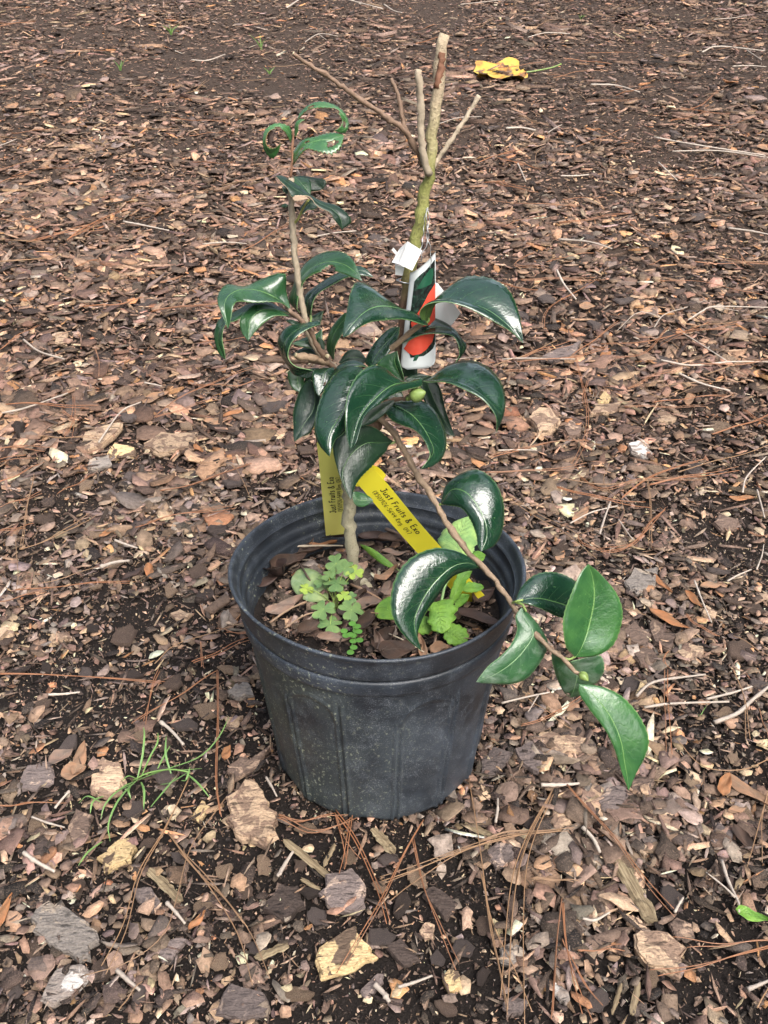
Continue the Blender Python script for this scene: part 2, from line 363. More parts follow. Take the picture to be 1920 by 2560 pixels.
POT_C = np.array([-.0065, .709])
PAL = np.array([(.35, .235, .165), (.235, .165, .128), (.135, .095, .075), (.20, .16, .142), (.055, .042, .036), (.55, .44, .31), (.018, .015, .014), (.40, .22, .12), (.33, .27, .23)])
def chips(N, x, y, size, zlo, zhi, tilt, n, seed, pw, thick=.10, shred=False):
    """N flat angular bark chips with n corners: vertices, triangles and one colour each"""
    r = np.random.default_rng(seed); size = size * np.exp(.28 * vnoise(x, y, 3.5, 2) + .2 * vnoise(x, y, 9, 4))      # coarser and finer patches
    ang = (np.arange(n)[None] + r.uniform(-.42, .42, (N, n))) * 2 * math.pi / n
    rad = r.uniform(.55, 1.2, (N, n))
    asp = np.where(r.uniform(0, 1, (N, 1)) < .14, r.uniform(.12, .3, (N, 1)), r.uniform(.4, .95, (N, 1)))
    if shred: asp = r.uniform(.05, .14, (N, 1)); size = size * 1.6
    lx = np.cos(ang) * rad; ly = np.sin(ang) * rad * asp
    s = (size * (1 + .5 * (asp[:, 0] < .3)))[:, None]
    h = (size * r.uniform(thick * .35, thick * 1.2, N))[:, None]
    bx_, by_ = r.normal(0, .045, (N, 1)), r.normal(0, .045, (N, 1))           # slightly bent plates
    top = np.stack([lx * s * .98, ly * s * .98, h + s * (bx_ * lx * lx + by_ * ly * ly + r.normal(0, .025, (N, n)))], -1)
    bot = np.stack([lx * s, ly * s, -h + s * (bx_ * lx * lx + by_ * ly * ly)], -1)
    cen = np.stack([s * r.uniform(-.3, .3, (N, 1)), s * asp * r.uniform(-.3, .3, (N, 1)), h * r.uniform(.8, 1.3, (N, 1))], -1)
    V = np.concatenate([top, bot, cen], 1)                       # N, 2n+1, 3
    yaw = r.uniform(0, 2 * math.pi, N); tx = r.normal(0, tilt, N); ty = r.normal(0, tilt, N)
    c, s_ = np.cos(tx)[:, None], np.sin(tx)[:, None]
    V = np.stack([V[..., 0], V[..., 1] * c - V[..., 2] * s_, V[..., 1] * s_ + V[..., 2] * c], -1)
    c, s_ = np.cos(ty)[:, None], np.sin(ty)[:, None]
    V = np.stack([V[..., 0] * c + V[..., 2] * s_, V[..., 1], -V[..., 0] * s_ + V[..., 2] * c], -1)
    c, s_ = np.cos(yaw)[:, None], np.sin(yaw)[:, None]
    V = np.stack([V[..., 0] * c - V[..., 1] * s_, V[..., 0] * s_ + V[..., 1] * c, V[..., 2]], -1)
    z = gz(x, y) + r.uniform(zlo, zhi, N)
    V += np.stack([x, y, z], -1)[:, None]
    k = np.arange(n); k2 = (k + 1) % n
    T = np.concatenate([np.stack([k, k2, 0 * k + 2 * n], 1), np.stack([k + n, k2 + n, k2], 1), np.stack([k + n, k2, k], 1)])
    T = T[None] + (np.arange(N) * (2 * n + 1))[:, None, None]
    ci = r.choice(len(PAL), N, p=pw)
    C = PAL[ci] * np.where((y > 1.25)[:, None], [.97, .88, .82], [1.03, .995, .95]) * np.clip(np.exp(r.normal(-.06, .40, (N, 1))), .35, 1.75) * (1 + r.normal(0, .04, (N, 3)))
    C = np.repeat(np.clip(C, .005, .8)[:, None], 2 * n + 1, 1)
    C[:, n:2 * n] *= r.uniform(.8, 1.9, (N, 1, 1)); C = np.clip(C, .004, .7).reshape(-1, 3)      # broken edges show the paler inside
    return V.reshape(-1, 3), T.reshape(-1, 3), C
def scatter(N, y0, y1, seed, bare=0.0, fade=None):
    """positions spread over the ground in view (a band of depth), thinner where the mulch is thin"""
    r = np.random.default_rng(seed); X = np.empty(0); Y = np.empty(0)
    while len(X) < N:
        yy = r.uniform(y0, y1, N * 2); hw = .17 + .43 * yy + .08
        keep = r.uniform(0, 1, N * 2) < hw / hw.max()
        yy = yy[keep]; hw = hw[keep]; xx = r.uniform(-1, 1, len(yy)) * hw
        if fade:
            k = r.uniform(0, 1, len(yy)) < np.clip((yy - fade[0]) / (fade[1] - fade[0]), 0, 1) * np.clip((fade[3] - yy) / (fade[3] - fade[2]), 0, 1); xx, yy = xx[k], yy[k]
        if bare > 0:
            d = vnoise(xx, yy, 4.5, 5) + .6 * vnoise(xx, yy, 11, 9)
            lim = np.where(d < -.55, 1 - bare, 1.0)
            k = r.uniform(0, 1, len(xx)) < lim; xx, yy = xx[k], yy[k]
        k = np.hypot(xx - POT_C[0], yy - POT_C[1]) > .100; xx, yy = xx[k], yy[k]
        X = np.r_[X, xx]; Y = np.r_[Y, yy]
    return X[:N], Y[:N]
def build_chips(name, sets, mat):
    Vs, Ts, Cs = [], [], []; o = 0
    for v, t, c in sets: Vs.append(v); Ts.append(t + o); Cs.append(c); o += len(v)
    V = np.vstack(Vs); T = np.vstack(Ts); C = np.vstack(Cs)
    me = bpy.data.meshes.new(name)
    me.vertices.add(len(V)); me.vertices.foreach_set('co', V.astype(np.float32).ravel())
    me.loops.add(T.size); me.loops.foreach_set('vertex_index', T.astype(np.int32).ravel())
    me.polygons.add(len(T)); me.polygons.foreach_set('loop_start', np.arange(0, T.size, 3, dtype=np.int32))
    a = me.color_attributes.new('chip', 'FLOAT_COLOR', 'POINT')
    a.data.foreach_set('color', np.c_[C, np.ones(len(C))].astype(np.float32).ravel())
    me.materials.append(mat); me.update(); me.validate()
    ob = bpy.data.objects.new(name, me); COL.objects.link(ob); return ob
def logsz(N, med, sig, lo, hi, seed):
    return np.clip(np.exp(np.random.default_rng(seed).normal(math.log(med), sig, N)), lo, hi)
#        tan  pinkb brown mauve dark cream black orange grey
PW_N = [.15, .17, .22, .14, .17, .045, .06, .015, .03]
PW_M = [.15, .24, .26, .13, .13, .02, .03, .025, .015]
PW_F = [.055, .19, .36, .11, .21, .006, .05, .012, .007]  # far mix weighted to darker chips: tree shade put into their colours
PW_S = [.11, .12, .19, .08, .22, .07, .19, .01, .01]
sets = []
def band(N, y0, y1, med, sig, lo, hi, zlo, zhi, tilt, n, seed, pw, bare, fade=None, shred=False):
    x, y = scatter(N, y0, y1, seed, bare, fade); sets.append(chips(N, x, y, logsz(N, med, sig, lo, hi, seed + 50), zlo, zhi, tilt, n, seed + 99, pw, .10, shred))
NF = (.2, .25, 1.1, 1.7); MF = (1.0, 1.6, 2.0, 3.4); FF = (1.8, 3.4, 20, 21)
band(84000, .36, 1.70, .0019, .45, .0009, .006, .000, .006, .7, 4, 1, PW_S, .2, NF)
band(16000, .30, 1.70, .0054, .36, .003, .011, .001, .010, .42, 6, 2, PW_N, .70, NF)
band(3900, .30, 1.70, .0100, .28, .006, .018, .004, .012, .24, 8, 3, PW_N, .80, NF)
band(27000, 1.0, 3.4, .0060, .38, .003, .012, .000, .010, .45, 4, 4, PW_M, .12, MF)
band(11500, 1.0, 3.4, .0112, .34, .006, .022, .003, .013, .3, 6, 5, PW_M, .6, MF)
band(1500, 1.0, 3.4, .019, .25, .012, .028, .007, .015, .16, 8, 6, PW_M, .6, MF)
band(52000, 1.8, 6.5, .0080, .40, .004, .016, .000, .010, .25, 4, 7, PW_F, .0, FF)
band(5500, 1.8, 6.5, .014, .32, .010, .026, .005, .013, .14, 6, 8, PW_F, .15, FF)
band(3500, .30, 1.70, .0055, .35, .003, .012, .004, .012, .25, 4, 11, PW_N, .3, NF, True)
band(3500, 1.0, 3.4, .0095, .35, .005, .02, .006, .014, .2, 4, 12, PW_M, .3, MF, True)
band(5000, 1.8, 6.5, .013, .35, .008, .03, .008, .018, .15, 4, 13, PW_F, .3, FF, True)
_r = np.random.default_rng(31); N = 420; a = _r.uniform(0, 2 * math.pi, N); q = _r.uniform(.104, .124, N)      # chips pushed up against the pot's foot
sets.append(chips(N, POT_C[0] + np.cos(a) * q, POT_C[1] + np.sin(a) * q, logsz(N, .0046, .4, .002, .010, 32), .001, .010, .5, 6, 33, PW_N))
mulch = build_chips('bark_mulch', sets, CHIP)
tag(mulch, 'loose brown pine bark mulch covering the ground', 'mulch', kind='stuff')

# ================================================================== flower pot
ph = .245; RX, RY = 1.0, .962
def pot_pt(th, r, z):
    """squashes the rim a little, as the pot in the picture is, and wobbles its lip"""
    k = np.clip(z / ph, 0, 1)
    wob = 1 + k ** 6 * (.006 * np.cos(2 * th + .6) + .004 * np.cos(3 * th + 2.0) - .012 * np.exp(-((th + .88) / .05) ** 2) * (np.abs(z - ph) < .02))
    zz = z + k ** 8 * (.0012 * np.cos(3 * th + 1.1) + .0018 * np.cos(2 * th - .4))
    return np.stack([POT_C[0] + np.cos(th) * r * wob * (1 + (RX - 1) * k), POT_C[1] + np.sin(th) * r * wob * (1 + (RY - 1) * k), zz], -1)
def plastic(name, dusty, moss=True):
    m = Mat(name, .5, .5); p = m.pos()
    n1 = m.noise(16, p, 5, .6); n2 = m.noise(900, p, 2, .6); n3 = m.noise(60, p, 4, .7); n4 = m.noise(300, p, 3, .6)
    c = m.mix(m.math('MULTIPLY', m.ramp(n1, [(.35, 0.0), (.7, 1.0)]), dusty), (.013, .017, .0235), (.084, .105, .139))
    c = m.mix(m.math('MULTIPLY', m.ramp(n3, [(.5, 0.0), (.75, 1.0)]), .55 * dusty), c, (.14, .165, .20))
    sx = m.n('SeparateXYZ', Vector=p)
    if moss:
        lft = m.math('MULTIPLY', m.ramp(m.math('ADD', m.math('MULTIPLY', sx.outputs[0], -5.0), .35), [(.0, 0.0), (.8, 1.0)]), m.ramp(n1, [(.35, 0.0), (.6, 1.0)]))
        c = m.mix(m.math('MULTIPLY', lft, .55), c, (.035, .043, .022))
    spk = m.math('MULTIPLY', m.ramp(n2, [(.57, 0.0), (.63, 1.0)]), m.ramp(n3, [(.38, 0.15), (.62, 1.0)]))
    c = m.mix(m.math('MULTIPLY', spk, .5 * min(1, dusty + .2)), c, (.30, .32, .33))
    sp2 = m.math('MULTIPLY', m.ramp(n4, [(.60, 0.0), (.65, 1.0)]), m.ramp(n1, [(.40, 0.0), (.56, 1.0)]))
    sl_ = m.ramp(m.math('ADD', m.math('MULTIPLY', sx.outputs[0], -4.0), .5), [(.35, .18), (.8, 1.0)])
    c = m.mix(m.math('MULTIPLY', m.math('MULTIPLY', sp2, sl_), .7), c, (.36, .38, .27))
    m.col(c); m.rough(m.math('ADD', .34, m.math('MULTIPLY', n3, .3)))
    m.bump(m.math('ADD', n2, n3), .25, .0006); return m.m
POTW = plastic('pot_plastic_wall', .6); POTR = plastic('pot_plastic_rim', .42, False); POTI = plastic('pot_plastic_inside', .2, False)
pot = empty('flower_pot', (POT_C[0], POT_C[1], 0))
tag(pot, 'large black ribbed plastic nursery pot holding the camellia', 'flower pot')
nth = 448; TH = np.arange(nth) / nth * 2 * math.pi
def lathe(name, prof, mat, disp=None):
    z = np.array([q[0] for q in prof]); r = np.array([q[1] for q in prof])
    th, zz = np.meshgrid(TH, z); rr = np.repeat(r[:, None], nth, 1)
    if disp is not None: dr, dz = disp(th, zz); rr = rr + dr; zz = zz + dz
    V = pot_pt(th, rr, zz).reshape(-1, 3); n = len(z)
    F = [(i * nth + k, i * nth + (k + 1) % nth, (i + 1) * nth + (k + 1) % nth, (i + 1) * nth + k) for i in range(n - 1) for k in range(nth)]
    o = mesh(name, V, F, mat, pot, smooth=True); return o
NR = 14; STEP = 2 * math.pi / NR; PH0 = -math.pi / 2 - .28
def wall_disp(th, z):
    q = (th - PH0) / STEP; i = np.round(q); dth = (q - i) * STEP
    rr = .108 + (z - .012) / .184 * .0195
    s = np.abs(dth) * rr                                       # distance to the nearest rib, metres
    top = .150 + .012 * np.sin(i * 2.4)
    line = np.exp(-((s - .0030) / .0011) ** 2) - .6 * np.exp(-(s / .0012) ** 2)
    d = .0027 * line * np.clip((top + .02 - z) / .012, 0, 1)
    # arched panels between every second pair of ribs
    j = np.round((q - 1.5) / 2) * 2 + 1.5; da = (q - j) * STEP * rr; hw = STEP * rr * .5
    dist = np.hypot(da, np.maximum(0, z - .150)); a = np.abs(dist - (hw - .001))
    d = d + .0014 * np.exp(-(a / .0013) ** 2) * (z > .150) - .0010 * (dist < hw - .003) * np.clip((z - .03) / .02, 0, 1)
    # drain notches in the foot
    nq = (th - PH0 - STEP * .45) / (STEP * 2); nd = np.abs(nq - np.round(nq)) * STEP * 2 * .105
    lift = np.where(nd < .011, .009 * np.sqrt(np.clip(1 - (nd / .011) ** 2, 0, 1)), 0) * np.clip(1 - z / .012, 0, 1)
    return d, lift
prof = [(-.004, .098), (.002, .1025), (.006, .1055), (.010, .1073)] + [(z, .1075 + (z - .012) / .184 * .0200) for z in np.linspace(.013, .192, 64)] + [(.1955, .1279)]
lathe('wall', prof, POTW, wall_disp)
lathe('collar', [(.1945, .1275), (.1950, .1300), (.1962, .1312), (.199, .1318), (.206, .1326), (.2105, .1328), (.2120, .1320), (.2125, .1300), (.2127, .1275)], POTR)
lathe('rim', [(.2118, .1280), (.2140, .1296), (.2152, .1325), (.217, .1334), (.222, .1340), (.229, .1352), (.236, .1368), (.241, .1384), (.2435, .1400), (.2450, .1402), (.2460, .1392), (.2458, .1374), (.2440, .1362), (.2405, .1350), (.236, .1338), (.233, .1318), (.2325, .1308)], POTR)
def in_disp(th, z): return .0004 * np.sin(th * 5 + z * 90), 0 * z
lathe('inner_wall', [(.2335, .1315), (.229, .1310), (.2235, .1306), (.222, .1290), (.2205, .1268), (.2150, .1262), (.2120, .1260), (.2108, .1246), (.2095, .1236), (.200, .1225), (.198, .1212), (.1965, .1212), (.19, .1205), (.17, .118)], POTI, in_disp)
# bottom plate
th = TH; V = np.vstack([pot_pt(th, .1035 + 0 * th, .0095 + 0 * th), [[POT_C[0], POT_C[1], .0095]]])
mesh('base_plate', V, [(k, (k + 1) % nth, nth) for k in range(nth)], POTI, pot)

# soil in the pot, with crumbs
SZ = .193
rs = np.linspace(.004, .121, 22); ths = np.linspace(0, 2 * math.pi, 97)[:-1]
tt, r2 = np.meshgrid(ths, rs)
sx_, sy_ = POT_C[0] + np.cos(tt) * r2, POT_C[1] + np.sin(tt) * r2 * .975
sz_ = SZ - .004 + .0025 * vnoise(sx_, sy_, 30) + .0015 * vnoise(sx_, sy_, 80)
V = np.stack([sx_, sy_, sz_], -1).reshape(-1, 3)
F = [(i * 96 + k, i * 96 + (k + 1) % 96, (i + 1) * 96 + (k + 1) % 96, (i + 1) * 96 + k) for i in range(21) for k in range(96)] + [tuple(range(96))[::-1]]
tag(mesh('potting_soil', V, F, SOIL, smooth=True), 'dark potting soil inside the black pot', 'soil', kind='stuff')
_gz = gz
gz = lambda x, y: SZ - .004 + 0 * np.asarray(x)
r = np.random.default_rng(77); psets = []
for N, med, n, pw, zl, zh, sd in ((2600, .0024, 5, [.06, .1, .24, .05, .25, .03, .25, .01, .01], 0, .004, 5), (420, .007, 7, [.08, .14, .28, .10, .26, .02, .08, .02, .02], .002, .007, 6)):
    a = r.uniform(0, 2 * math.pi, N); q = np.sqrt(r.uniform(0, 1, N)) * .113
    psets.append(chips(N, POT_C[0] + np.cos(a) * q, POT_C[1] + np.sin(a) * q * .97, logsz(N, med, .35, .0012, .013, sd), zl, zh, .4, n, sd + 9, pw, .12))
gz = _gz
tag(build_chips('pot_litter', psets, CHIP), 'crumbs of bark and leaf on the soil in the pot', 'litter', kind='stuff')

# ================================================================== leaves built on three rails (midrib and two margins)
def leaf(parent, fr, base, mid, a, b, tip, mats=None, dth=.0006, bulge=.05, NL=40, NA=5, saw=.012, off=0.0, name='leaf', holes=None, scal=0.0):
    """a: margin on the left hand going base -> tip when the upper face shows.  Points are (x, y, depth)"""
    g = lambda q: D(fr, q[0], q[1], q[2] + off)
    Bp, Tp = g(base), g(tip)
    M = cr([Bp] + [g(q) for q in mid] + [Tp], NL); A = cr([Bp] + [g(q) for q in a] + [Tp], NL); B = cr([Bp] + [g(q) for q in b] + [Tp], NL)
    T = nrm(np.gradient(M, axis=0)); n = nrm(np.cross(T, A - B))
    for k in range(3): n[1:-1] = nrm(n[:-2] + 2 * n[1:-1] + n[2:])
    wd = np.linalg.norm(A - B, axis=1, keepdims=True) * .5
    t = np.linspace(0, 1, NL)
    sw = 1 + saw * np.where(np.arange(NL) % 2, 1, -1) * np.sin(np.pi * t) ** .3
    sw = sw * (1 + scal * (np.abs(np.sin(t * math.pi * 5.5)) - .6))
    A = M + (A - M) * sw[:, None]; B = M + (B - M) * sw[:, None]
    cols = []; us = []
    for k in range(-NA, NA + 1):
        s = abs(k) / NA; E = A if k < 0 else B
        c = M * (1 - s) + E * s + n * (bulge * wd * (4 * s * (1 - s) - .35 * np.exp(-(s / .12) ** 2)))
        c = c + n * wd * (.035 * s * s * np.sin(t * 15 + k * .2 + len(parent.children)))[:, None]
        cols.append(c); us.append(.5 + .5 * k / NA)
    G = np.stack(cols, 1); nc = 2 * NA + 1
    V = np.concatenate([(G + n[:, None] * dth * .5).reshape(-1, 3), (G - n[:, None] * dth * .5).reshape(-1, 3)])
    uv = np.stack(np.broadcast_arrays(np.array(us)[None], t[:, None]), -1).reshape(-1, 2); uv = np.vstack([uv, uv])
    F = []; mi = []; h = NL * nc; gone = set()
    if holes:
        for i in range(NL - 1):
            for k in range(nc - 1):
                u_, v_ = (k + .5) / (nc - 1), (i + .5) / (NL - 1)
                if any(((u_ - hu) / ru) ** 2 + ((v_ - hv) / rv) ** 2 < 1 for hu, hv, ru, rv in holes): gone.add((i, k))
    for i in range(NL - 1):
        for k in range(nc - 1):
            if (i, k) in gone: continue
            q = (i * nc + k, i * nc + k + 1, (i + 1) * nc + k + 1, (i + 1) * nc + k)
            F.append(q[::-1] if False else q); mi.append(0); F.append(tuple(x + h for x in q[::-1])); mi.append(1)
            for (e, nb) in (((q[0], q[3]), (i, k - 1)), ((q[2], q[1]), (i, k + 1))):
                if nb[1] < 0 or nb[1] >= nc - 1 or nb in gone: F.append((e[0], e[1], e[1] + h, e[0] + h)); mi.append(2)
            for (e, nb) in (((q[1], q[0]), (i - 1, k)), ((q[3], q[2]), (i + 1, k))):
                if nb in gone: F.append((e[0], e[1], e[1] + h, e[0] + h)); mi.append(2)
    mats = mats or (LTOP, LUND, LRIM)
    return mesh(name, V, F, list(mats), parent, mi, True, uv)
def stem(parent, name, fr, pts, r0, r1, mat, n=30, ns=10, rough=.08, cut=None, knots=0):
    p = cr([D(q[0] if isinstance(q[0], str) else fr, *(q[1:] if isinstance(q[0], str) else q)) for q in pts], n)
    rd = np.linspace(r0, r1, n)
    rr = np.random.default_rng(len(parent.children) + 3)
    for k in range(knots):
        c = rr.uniform(.1, .95) * n; rd = rd * (1 + .34 * np.exp(-((np.arange(n) - c) / .8) ** 2))
    p[1:-1] += rr.normal(0, r0 * .16, (n - 2, 3)); rd = rd * (1 + rr.normal(0, .05, n))
    V, F = tube(p, rd, ns, True, rough * 1.8, len(parent.children))
    mi = [0] * len(F); mats = [mat]
    if cut: mats.append(cut); mi[-1] = 1
    return mesh(name, V, F, mats, parent, mi, True)

root = ZP(*px('E', 700, 800), SZ)
cam_pl = empty('camellia_plant', tuple(root))
tag(cam_pl, 'young camellia with glossy dark green leaves and pruned bare stems growing in the pot', 'plant')
PL = cam_pl
DY = (root[1] - Y0) * 100
# ---- stems
stem(PL, 'trunk', 'E', [(735, 845, DY - 1.6), (700, 795, DY), (668, 720, DY), (655, 560, DY), (652, 400, DY - .2), ('H', 745, 1180, 1.5), ('H', 800, 1040, 1.2), ('H', 872, 935, 1), ('H', 955, 760, 1),
     ('H', 998, 520, 1.2), ('G', 1024, 1330, 1.4), ('G', 1058, 1120, 1.4), ('G', 1090, 950, 1.5), ('G', 1115, 830, 1.5), ('G', 1138, 740, 1.5), ('G', 1145, 640, 1.5), ('G', 1152, 520, 1.6),
     ('G', 1170, 400, 1.8), ('G', 1190, 250, 2), ('G', 1209, 70, 2.2)], .0064, .0041, STEMG, 80, 14, .06, CUT, 0)
stem(PL, 'peeled_patch', 'G', [(1172, 335, 1.55), (1180, 280, 1.6), (1190, 215, 1.7), (1196, 160, 1.8)], .0030, .0024, PEEL, 12, 8, .2)
stem(PL, 'branch', 'G', [(1100, 720, 1.4), (1080, 660, 1.2), (1050, 610, 1), (1012, 545, .8), (850, 432, .2), (700, 325, -.3), (640, 282, -.5), (500, 195, -1), (460, 163, -1.2)], .0023, .0013, STEMB, 44, 8, .12, CUT, 5)
stem(PL, 'branch', 'G', [(1030, 580, .9), (1005, 510, 1.2), (985, 400, 1.6), (965, 340, 1.8), (945, 288, 2)], .0019, .0014, STEMB, 20, 8, .12, CUT, 2)
stem(PL, 'branch', 'G', [(1132, 760, .9), (1110, 700, .6), (1095, 570, .5), (1088, 420, .4), (1083, 245, .3)], .0030, .0024, STEMP, 26, 9, .08, CUT, 2)
stem(PL, 'branch', 'G', [(1150, 730, 1.6), (1180, 680, 1.6), (1240, 590, 1.6), (1310, 490, 1.8), (1378, 372, 2)], .0018, .0016, STEMP, 24, 8, .1, CUT, 2)
stem(PL, 'branch', 'H', [(880, 930, .6), (780, 760, .4), (690, 690, 0), (640, 650, -.5), (590, 580, -1), (545, 490, -1.4), (500, 440, -1.6), (440, 385, -2)], .0028, .0018, STEMB, 34, 8, .1, None, 3)
stem(PL, 'upright_stem', 'H', [(690, 690, .6), (600, 610, .6), (545, 510, .5), (515, 415, .4), (490, 250, .2), (466, 110, 0), ('G', 460, 1040, 0), ('G', 455, 960, 0), ('G', 454, 900, 0), ('G', 452, 780, 0)], .0030, .0023, STEMP, 40, 9, .08, None, 4)
stem(PL, 'shoot', 'C', [(462, 1150, 0), (480, 1050, 0), (490, 850, 0), (495, 680, 0), (503, 560, 0), (500, 515, 0)], .0011, .0008, STEMR, 16, 7, .1)
stem(PL, 'twig', 'C', [(480, 1800, 0), (560, 1720, -.2), (610, 1620, -.3), (660, 1520, -.4), (720, 1450, -.4)], .0011, .0008, STEMG, 14, 7, .1)
stem(PL, 'stub', 'H', [(640, 655, -.4), (560, 640, -.3), (420, 640, 0), (288, 630, .4)], .0023, .0016, STEMB, 22, 8, .15, CUT, 4)
stem(PL, 'stub', 'H', [(630, 645, -.6), (560, 625, -1.2), (470, 608, -2)], .0030, .0022, STEMD, 12, 8, .15, CUT, 3)
stem(PL, 'branch', 'B', [('H', 880, 930, .5), (360, 900, 0), (430, 830, -.5), (540, 740, -1), (640, 660, -1.5), (720, 600, -2)], .0028, .0022, STEMD, 24, 8, .1)
stem(PL, 'branch', 'B', [('H', 885, 900, .3), (380, 1330, -1), (480, 1290, -2), (560, 1280, -2.6), (640, 1240, -3)], .0025, .0018, STEMB, 16, 8, .1)
LB = [('H', 872, 890, .2), ('H', 900, 930, -.2), ('H', 950, 985, -1), ('H', 1010, 1080, -2), ('H', 1080, 1210, -3.5), ('D', 380, 240, -4.8), ('D', 430, 330, -6), ('D', 480, 420, -7), ('D', 590, 570, -8.8), ('D', 660, 640, -10),
      ('D', 740, 725, -11.6), ('D', 830, 850, -13.8), ('D', 885, 945, -15.4), ('D', 960, 1020, -16.6), ('D', 1030, 1090, -17.6), ('D', 1110, 1150, -18.5), ('D', 1190, 1230, -19.4), ('D', 1235, 1265, -19.9)]
stem(PL, 'drooping_branch', 'D', LB, .0029, .0017, STEMD, 60, 9, .12, None, 7)
# petioles
for fr, q in (('D', [(830, 850, -13.8), (850, 838, -14.4), (890, 828, -14.4)]), ('D', [(850, 842, -14.2), (885, 855, -14.8), (905, 890, -15.6)]), ('D', [(1110, 1150, -18.5), (1150, 1150, -18.4), (1185, 1130, -18)]),
              ('D', [(640, 640, -9.8), (665, 655, -9.6), (600, 640, -9.6)]), ('D', [(420, 320, -5.8), (440, 308, -6), (470, 300, -6.2)]), ('H', [(960, 1010, -1), (965, 1035, -1.2), (930, 1048, -1.4)]), ('A', [(960, 640, -1.2), (972, 600, 0), (968, 560, 1.4)]), ('B', [(700, 620, -2), (760, 590, -2.2), (765, 560, -2)])):
    stem(PL, 'leaf_stalk', fr, q, .0011, .0009, BUD, 10, 6, 0)

G1 = (LTOP, LUND, LRIM); G2 = (LMID, LUND, LRIM); G3 = (LBRI, LUND, LRIM); G4 = (LDARK, LUND, LRIM); G5 = (LPALE, LUND, LRIM)
LU = (LUND, LMID, LRIM); G3B = (LBRI, LUND, LBROWN)
# ---- upper shoot
leaf(PL, 'C', (560, 380, .3), [(650, 245, .4), (790, 168, .4), (930, 160, .3), (1060, 205, .2), (1160, 290, 0), (1215, 410, 0), (1190, 510, -.3)], [(590, 290, .6), (680, 200, .7), (800, 143, .7), (940, 138, .6), (1085, 190, .4), (1195, 290, .2), (1248, 430, 0), (1195, 555, -.2)],
     [(635, 300, .1), (720, 235, 0), (830, 215, 0), (930, 215, 0), (1050, 228, 0), (1120, 300, -.2), (1165, 400, -.2), (1120, 480, -.6)], (1050, 520, -.8), G3B, saw=.14, holes=[(.75, .25, .2, .05), (.75, .80, .16, .05), (.9, .62, .2, .05)])
leaf(PL, 'C', (530, 610, -.2), [(540, 520, -.2), (560, 430, -.3)], [(525, 520, -.1), (530, 430, -.1), (590, 372, -.2)], [(565, 530, -.4), (575, 440, -.5), (620, 390, -.5)], (657, 372, -.4), G3, NL=16, NA=2)
leaf(PL, 'C', (468, 690, 0), [(450, 570, 0), (390, 490, -.2), (280, 460, -.4), (160, 520, -.6), (112, 650, -.8), (140, 770, -1), (210, 830, -1.2)], [(420, 590, -.3), (370, 520, -.5), (280, 492, -.7), (180, 530, -.9), (135, 650, -1), (165, 745, -1.3), (240, 760, -1.6), (290, 730, -1.6)],
     [(480, 570, .3), (440, 462, .1), (280, 424, -.1), (140, 500, -.3), (92, 650, -.6), (115, 790, -.8), (205, 897, -1), (285, 840, -1.4)], (345, 685, -1.7), G3B, saw=.14, holes=[(.15, .33, .16, .05)])
leaf(PL, 'C', (190, 500, -.5), [(200, 570, -.6), (190, 640, -.7)], [(160, 560, -.6), (150, 640, -.6)], [(240, 550, -.6), (230, 640, -.7)], (200, 720, -.8), (DEADS[2],) * 3, NL=14, NA=2, saw=.2, name='withered_leaf_piece')
leaf(PL, 'C', (500, 990, 0), [(535, 880, -.2), (610, 760, -.4), (730, 690, -.8), (860, 650, -1), (1010, 640, -1)], [(488, 860, .2), (560, 715, .3), (660, 640, 0), (780, 612, -.2), (900, 570, -.3), (1060, 556, -.4), (1150, 575, -.6)],
     [(530, 940, -.5), (610, 840, -1), (700, 770, -1.4), (800, 790, -1.8), (900, 815, -2), (1035, 838, -2), (1140, 745, -1.6)], (1188, 592, -.8), G3B, saw=.10, holes=[(.72, .78, .12, .09), (.35, .45, .06, .03), (.68, .30, .1, .03)])
leaf(PL, 'C', (510, 1140, .4), [(570, 1190, .3), (650, 1280, 0)], [(620, 1150, .8), (725, 1190, .6), (742, 1290, .2)], [(505, 1220, 0), (560, 1290, -.3), (640, 1350, -.5)], (732, 1390, -.3), G2, NL=26, saw=.03)
leaf(PL, 'C', (520, 1140, .6), [(660, 1190, .9), (800, 1240, 1)], [(640, 1132, 1.2), (800, 1160, 1.3), (920, 1178, 1.2), (945, 1240, 1)], [(620, 1290, .6), (740, 1335, .7), (840, 1330, .8)], (900, 1310, .9), G4, NL=26)
leaf(PL, 'C', (265, 1133, -.8), [(400, 1210, -1), (540, 1320, -1.4), (700, 1400, -1.6), (860, 1500, -1.8), (1020, 1580, -2), (1130, 1690, -2.2)], [(360, 1135, -.3), (470, 1200, -.4), (600, 1290, -.8), (740, 1390, -1), (900, 1480, -1.2), (1080, 1535, -1.4), (1220, 1635, -1.8), (1284, 1750, -2.1)],
     [(340, 1220, -1.2), (420, 1300, -1.6), (490, 1425, -2), (600, 1400, -2.1), (720, 1420, -2.2), (830, 1545, -2.3), (990, 1625, -2.4), (1060, 1730, -2.5)], (1160, 1855, -2.4), (LDARK, LUND, LBURN), saw=.03)
leaf(PL, 'C', (490, 1425, -2.05), [(560, 1425, -2.15), (630, 1425, -2.2)], [(540, 1395, -2.1), (640, 1400, -2.2)], [(520, 1475, -2.2), (600, 1470, -2.25)], (712, 1435, -2.25), (LBURN,) * 3, NL=14, NA=2, saw=.15, name='scorched_leaf_edge')
leaf(PL, 'C', (610, 1655, -.2), [(670, 1560, .2), (740, 1510, .4)], [(600, 1560, .4), (690, 1460, .7), (800, 1470, .7)], [(690, 1590, -.2), (770, 1585, .1)], (830, 1560, .4), G4, NL=22)
